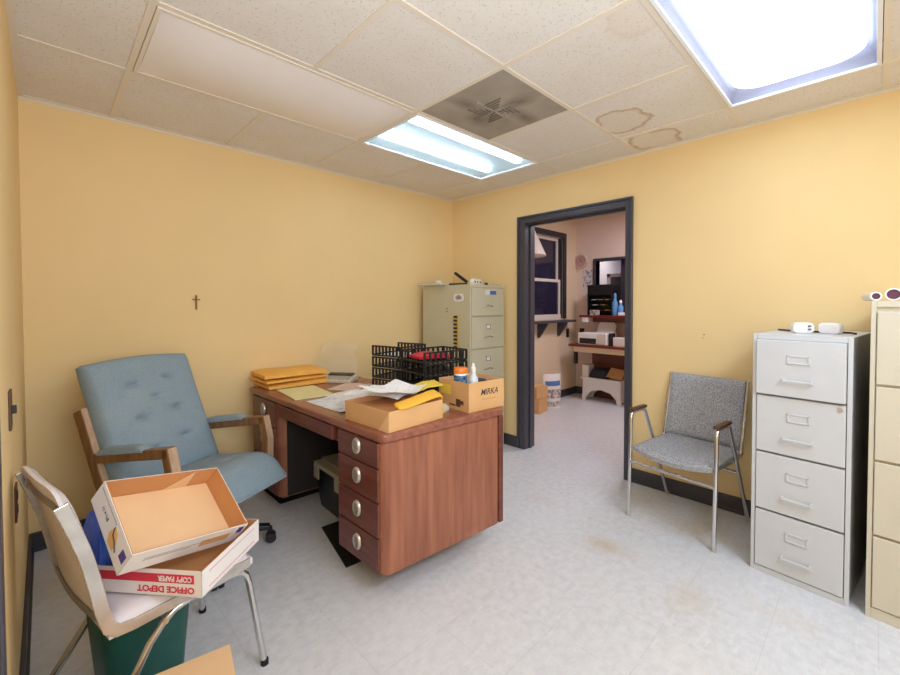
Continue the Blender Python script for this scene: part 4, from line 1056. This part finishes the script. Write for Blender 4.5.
o = MB().cyl((0, -2.316, 1.10), (-0.006, -2.316, 1.10), 0.004, n=8).cyl((0, -2.309, 1.078), (-0.004, -2.309, 1.078), 0.003, n=8).build('nail', M['bronze'])
tag(o, 'tiny dark nail in the yellow wall above the grey armchair', 'nail')

# ================================================================== NEXT ROOM
ws = thing('wall_shelf', 'dark narrow shelf on brackets below the dark window next door', 'shelf', (1.5, YI, 1.055))
MB().bb(-0.5, 0.72, -0.16, 0, 0, 0.03).build('board', M['black'], ws, bevel=0.003)
for x in (0.02, 0.50):
    MB().prism([(0, 0), (-0.14, 0), (-0.14, -0.02), (-0.02, -0.19), (0, -0.19)], x-0.02, x+0.02, Matrix(((0, 0, 1, 0), (1, 0, 0, 0), (0, 1, 0, 0), (0, 0, 0, 1)))).build('bracket', M['black'], ws)
pn = thing('pendant_lamp', 'white cone lampshade hanging by the dark window next door', 'pendant lamp', (0.74, -0.34, 0))
MB().lathe([(0.262, 1.83), (0.265, 1.832), (0.10, 2.20), (0.03, 2.215), (0.02, 2.205), (0.095, 2.19), (0.258, 1.832)], n=32).build('shade', M['whiteframe'], pn, smooth=True)
MB().cyl((0, 0, 2.2), (0, 0, HI), 0.006, n=8).build('cord', M['dark'], pn)
ck = thing('wall_clock', 'round cream wall clock on the far pinkish wall', 'clock', (XI, -0.105, 1.915))
q = Matrix.Rotation(-PI/2, 4, 'Y')
MB(q).lathe([(0.105, 0), (0.108, 0.01), (0.10, 0.035), (0.088, 0.036), (0.086, 0.026), (0.01, 0.026)], n=32).build('rim', M['beige'], ck, smooth=True)
MB(q).lathe([(0.084, 0.024), (0.084, 0.028), (0.01, 0.028)], n=32).build('face', mat('pinkish_dial', (196, 150, 150), 0.4, var=0.2, vscale=30), ck)
MB(q).bb(-0.002, 0.05, -0.003, 0.003, 0.029, 0.031).bb(-0.003, 0.003, -0.04, 0.002, 0.029, 0.031).build('hands', M['ink'], ck)
o = MB().bb(XI-0.004, XI, -0.275, -0.135, 1.545, 1.785).build('wall_notice', mat_print('picture_notice', (208, 202, 204), (96, 96, 122), 22, 0.8)); tag(o, 'grey illustrated notice below the wall clock', 'notice')
o = MB().bb(XI-0.004, XI, -0.275, -0.145, 1.39, 1.535).build('wall_notice', mat_print('plain_notice', (228, 220, 214), (130, 120, 120), 60, 0.5)); tag(o, 'plain pale notice under the illustrated notice', 'notice')
def plate(label, mb):
    o = mb.build('wall_outlet', M['dark']); tag(o, label, 'wall outlet', 'outlets next door'); return o
plate('dark outlet plate on the window wall next door, right of the shelf', MB().bb(2.22, 2.29, YI-0.006, YI, 0.83, 0.95))
plate('dark outlet plate on the far wall next door, above the lower counter', MB().bb(XI-0.006, XI, -0.16, -0.09, 0.83, 0.95))
o = MB().bb(2.20, 2.27, -0.36, -0.28, 1.055, 1.118).build('junction_box', M['white'], bevel=0.004); tag(o, 'small white box fixed under the end of the upper counter', 'switch box')

# upper counter and lower counter
uc = thing('upper_counter', 'red-brown upper counter shelf below the hatch', 'counter', (XI, 0, 0))
MB().bb(-0.30, 0, -1.9, -0.24, 1.118, 1.15).build('top', M['redshelf'], uc, bevel=0.004)
MB().bb(-0.12, -0.02, -1.9, -0.35, 1.05, 1.118).build('support', M['wooddr'], uc)
lo = thing('lower_counter', 'red-brown lower counter with cream front holding the printer', 'counter', (XI, 0, 0))
MB().bb(-0.50, 0, -1.9, -0.19, 0.735, 0.765).build('top', M['redshelf'], lo, bevel=0.004)
MB().bb(-0.48, -0.45, -1.9, -0.26, 0.665, 0.735).build('apron', M['innery'], lo)
MB().bb(-0.46, -0.42, -0.29, -0.25, 0.50, 0.735).build('leg_stub', M['dark'], lo)
MB().bb(-0.04, 0, -1.9, -0.30, 0.0, 0.735).build('rear_panel', M['wooddr'], lo)

# organiser, bottles on the upper counter
og = thing('desk_organizer', 'black multi-slot organizer on the upper counter in front of the hatch', 'organizer', (2.36, -0.50, 1.15))
MB().bb(0.07, 0.11, -0.165, 0.165, 0, 0.40).build('back_panel', M['dark'], og)
MB().bb(-0.10, 0.08, -0.165, 0.165, 0.27, 0.41).build('top_box', M['dark'], og, bevel=0.004)
for s in (-1, 1): MB().bb(-0.10, 0.08, s*0.165-0.006, s*0.165+0.006, 0, 0.40).build('side_panel', M['dark'], og)
for z in (0.06, 0.13, 0.20): MB().bb(-0.10, 0.08, -0.16, 0.16, z, z+0.006).build('shelf', M['dark'], og)
for z, y in ((0.206, -0.10), (0.206, 0.0), (0.206, 0.09), (0.136, -0.04), (0.136, 0.07), (0.066, -0.10)):
    MB().bb(-0.095, 0.0, y-0.028, y+0.028, z, z+0.006).build('paper_slip', M['gold'] if y < 0.05 else M['white'], og)
o = MB().box((0, 0, 0.035), (0.06, 0.11, 0.07)).build('tissue_box', M['mixprint'], bevel=0.003); o.location = (2.23, -0.45, 1.15); tag(o, 'small pale carton in front of the black organizer', 'box')
def bottle(label, x, y, r, h):
    t = thing('spray_bottle', label, 'bottle', (x, y, 1.15), 0, 'blue bottles on the upper counter')
    MB().lathe([(r*0.9, 0), (r, 0.006), (r, h*0.55), (r*0.45, h*0.72), (r*0.42, h*0.8)], n=16).build('body', M['bluebottle'], t, smooth=True)
    MB().lathe([(r*0.5, h*0.8), (r*0.5, h*0.93), (r*0.25, h)], n=12).build('cap', M['white'] if h < 0.25 else M['bluebottle'], t, smooth=True)
bottle('taller blue bottle beside the black organizer', 2.25, -0.718, 0.036, 0.29)
bottle('shorter blue bottle right of the taller blue bottle', 2.25, -0.792, 0.034, 0.20)
o = MB().box((0, 0, 0.02), (0.10, 0.17, 0.04)).build('wipes_pack', M['white'], bevel=0.006); o.location = (2.255+0.0, -0.86, 1.15); tag(o, 'flat white pack at the right end of the upper counter', 'packet')

pr = thing('printer', 'white inkjet printer with raised rear paper tray on the lower counter', 'printer', (2.22, -0.50, 0.765))
MB().bb(-0.17, 0.13, -0.20, 0.20, 0, 0.155).build('body', M['white'], pr, bevel=0.012, seg=3)
MB().bb(-0.174, -0.165, -0.06, 0.17, 0.015, 0.085).build('output_slot', M['dark'], pr)
MB().bb(-0.175, -0.165, -0.19, -0.08, 0.01, 0.15).build('control_panel', M['whiteframe'], pr, bevel=0.004)
MB(Matrix.Translation((0.10, 0, 0.15)) @ Matrix.Rotation(0.45, 4, 'Y')).bb(-0.012, 0.0, -0.19, 0.06, 0, 0.12).build('paper_tray', M['white'], pr, bevel=0.004)
MB(Matrix.Translation((0.09, 0, 0.15)) @ Matrix.Rotation(0.45, 4, 'Y')).bb(-0.016, -0.012, -0.17, 0.04, 0, 0.145).build('paper', M['whitecard'], pr)
o = MB().box((0, 0, 0.055), (0.10, 0.15, 0.11)).build('card_box', M['whitecard'], bevel=0.004); o.location = (2.12, -0.85, 0.765); tag(o, 'small white carton right of the printer on the lower counter', 'box')
o = MB().box((0, 0, 0.08), (0.08, 0.05, 0.16)).build('ink_cartridge', M['dark'], bevel=0.004); o.location = (2.13, -0.735, 0.765); tag(o, 'upright black object between printer and small white carton', 'cartridge')

# white stool-table below
bt = thing('step_bench', 'low white bench with arched sides under the lower counter', 'bench', (2.30, -0.56, 0))
arch = [(-0.27, 0), (-0.22, 0), (-0.20, 0.06), (-0.13, 0.13), (0, 0.16), (0.13, 0.13), (0.20, 0.06), (0.22, 0), (0.27, 0), (0.25, 0.29), (-0.25, 0.29)]
for x in (-0.10, 0.12):
    MB().prism(arch, x-0.012, x+0.012, Matrix(((0, 0, 1, 0), (1, 0, 0, 0), (0, 1, 0, 0), (0, 0, 0, 1)))).build('arched_side', M['white'], bt, bevel=0.003)
MB().bb(-0.15, 0.16, -0.27, 0.27, 0.29, 0.315).build('top', M['white'], bt, bevel=0.004)
for y in (-0.25, 0.25): MB().bb(-0.10, 0.12, y-0.012, y+0.012, 0.02, 0.29).build('end_panel', M['white'], bt)
o = MB().box((0, 0, 0.08), (0.16, 0.09, 0.16)).build('white_carton', M['whitecard'], bevel=0.003); o.location = (2.26, -0.345, 0.315); tag(o, 'white carton at the left end of the low bench', 'box')
o = MB().slab(10, 10, lambda u, v: ((u-0.5)*0.18, (v-0.5)*0.24, 0.03+0.09*cushion(u, v, 0.4)+0.01*math.sin(9*u+7*v)), lambda u, v: ((u-0.5)*0.18, (v-0.5)*0.24, 0)).build('dark_bag', mat('dark_blue_cloth', (44, 50, 66), 0.8), smooth=True)
o.location = (2.27, -0.52, 0.315); tag(o, 'dark blue cloth bag on the low bench', 'bag')
o = MB(Matrix.Rotation(0.12, 4, 'X') @ Matrix.Rotation(-0.75, 4, 'Y')).box((0, 0, 0.0), (0.16, 0.20, 0.006)).build('cardboard_sheet', M['kraft']); o.location = (2.24, -0.745, 0.392); tag(o, 'tilted kraft cardboard piece at the right end of the bench', 'cardboard')

# cartons and paper bag by the window wall
def floor_box(label, x, y, z, sx, sy, sz, rz):
    o = MB().box((0, 0, sz/2), (sx, sy, sz)).build('kraft_carton', M['kraft'], bevel=0.003); o.location = (x, y, z); o.rotation_euler = (0, 0, rz)
    MB().box((0, 0, sz+0.0006), (sx*0.98, 0.045, 0.001)).build('tape', M['kraftlight'], o)
    tag(o, label, 'carton', 'kraft cartons in the next room'); return o
floor_box('lower kraft carton on the floor by the window wall next door', 1.19, -0.22, 0, 0.24, 0.20, 0.17, 0.15)
floor_box('upper kraft carton stacked on the lower one next door', 1.20, -0.22, 0.172, 0.22, 0.18, 0.14, -0.05)
bg = thing('paper_bag', 'white paper bag with blue band standing beside the kraft cartons next door', 'bag', (1.50, -0.25, 0), -0.45)
def bag(u, v, s, w=0.125):
    z = 0.42*v; bulge = 0.055*(1-v**3)+0.008
    return ((u-0.5)*2*w, s*bulge*math.sin(PI*min(1, max(0, u)))**0.5-0.004*s*math.sin(8*u+9*v), z)
MB().slab(14, 16, lambda u, v: bag(u, v, -1), lambda u, v: bag(u, v, 1)).build('body', M['whitecard'], bg, smooth=True)
for v0, v1, mm, nm in ((0.66, 0.80, 'bluebag', 'blue_band'), (0.30, 0.56, 'mixprint', 'printed_panel'), (0.06, 0.20, 'mixprint', 'printed_panel')):
    f = lambda u, v, v0=v0, v1=v1: (bag(0.08+0.84*u, v0+(v1-v0)*v, -1)[0], bag(0.08+0.84*u, v0+(v1-v0)*v, -1)[1]-0.002, bag(0.08+0.84*u, v0+(v1-v0)*v, -1)[2])
    MB().slab(12, 4, f, lambda u, v, f=f: (f(u, v)[0], f(u, v)[1]+0.0015, f(u, v)[2])).build(nm, M[mm], bg, smooth=True)
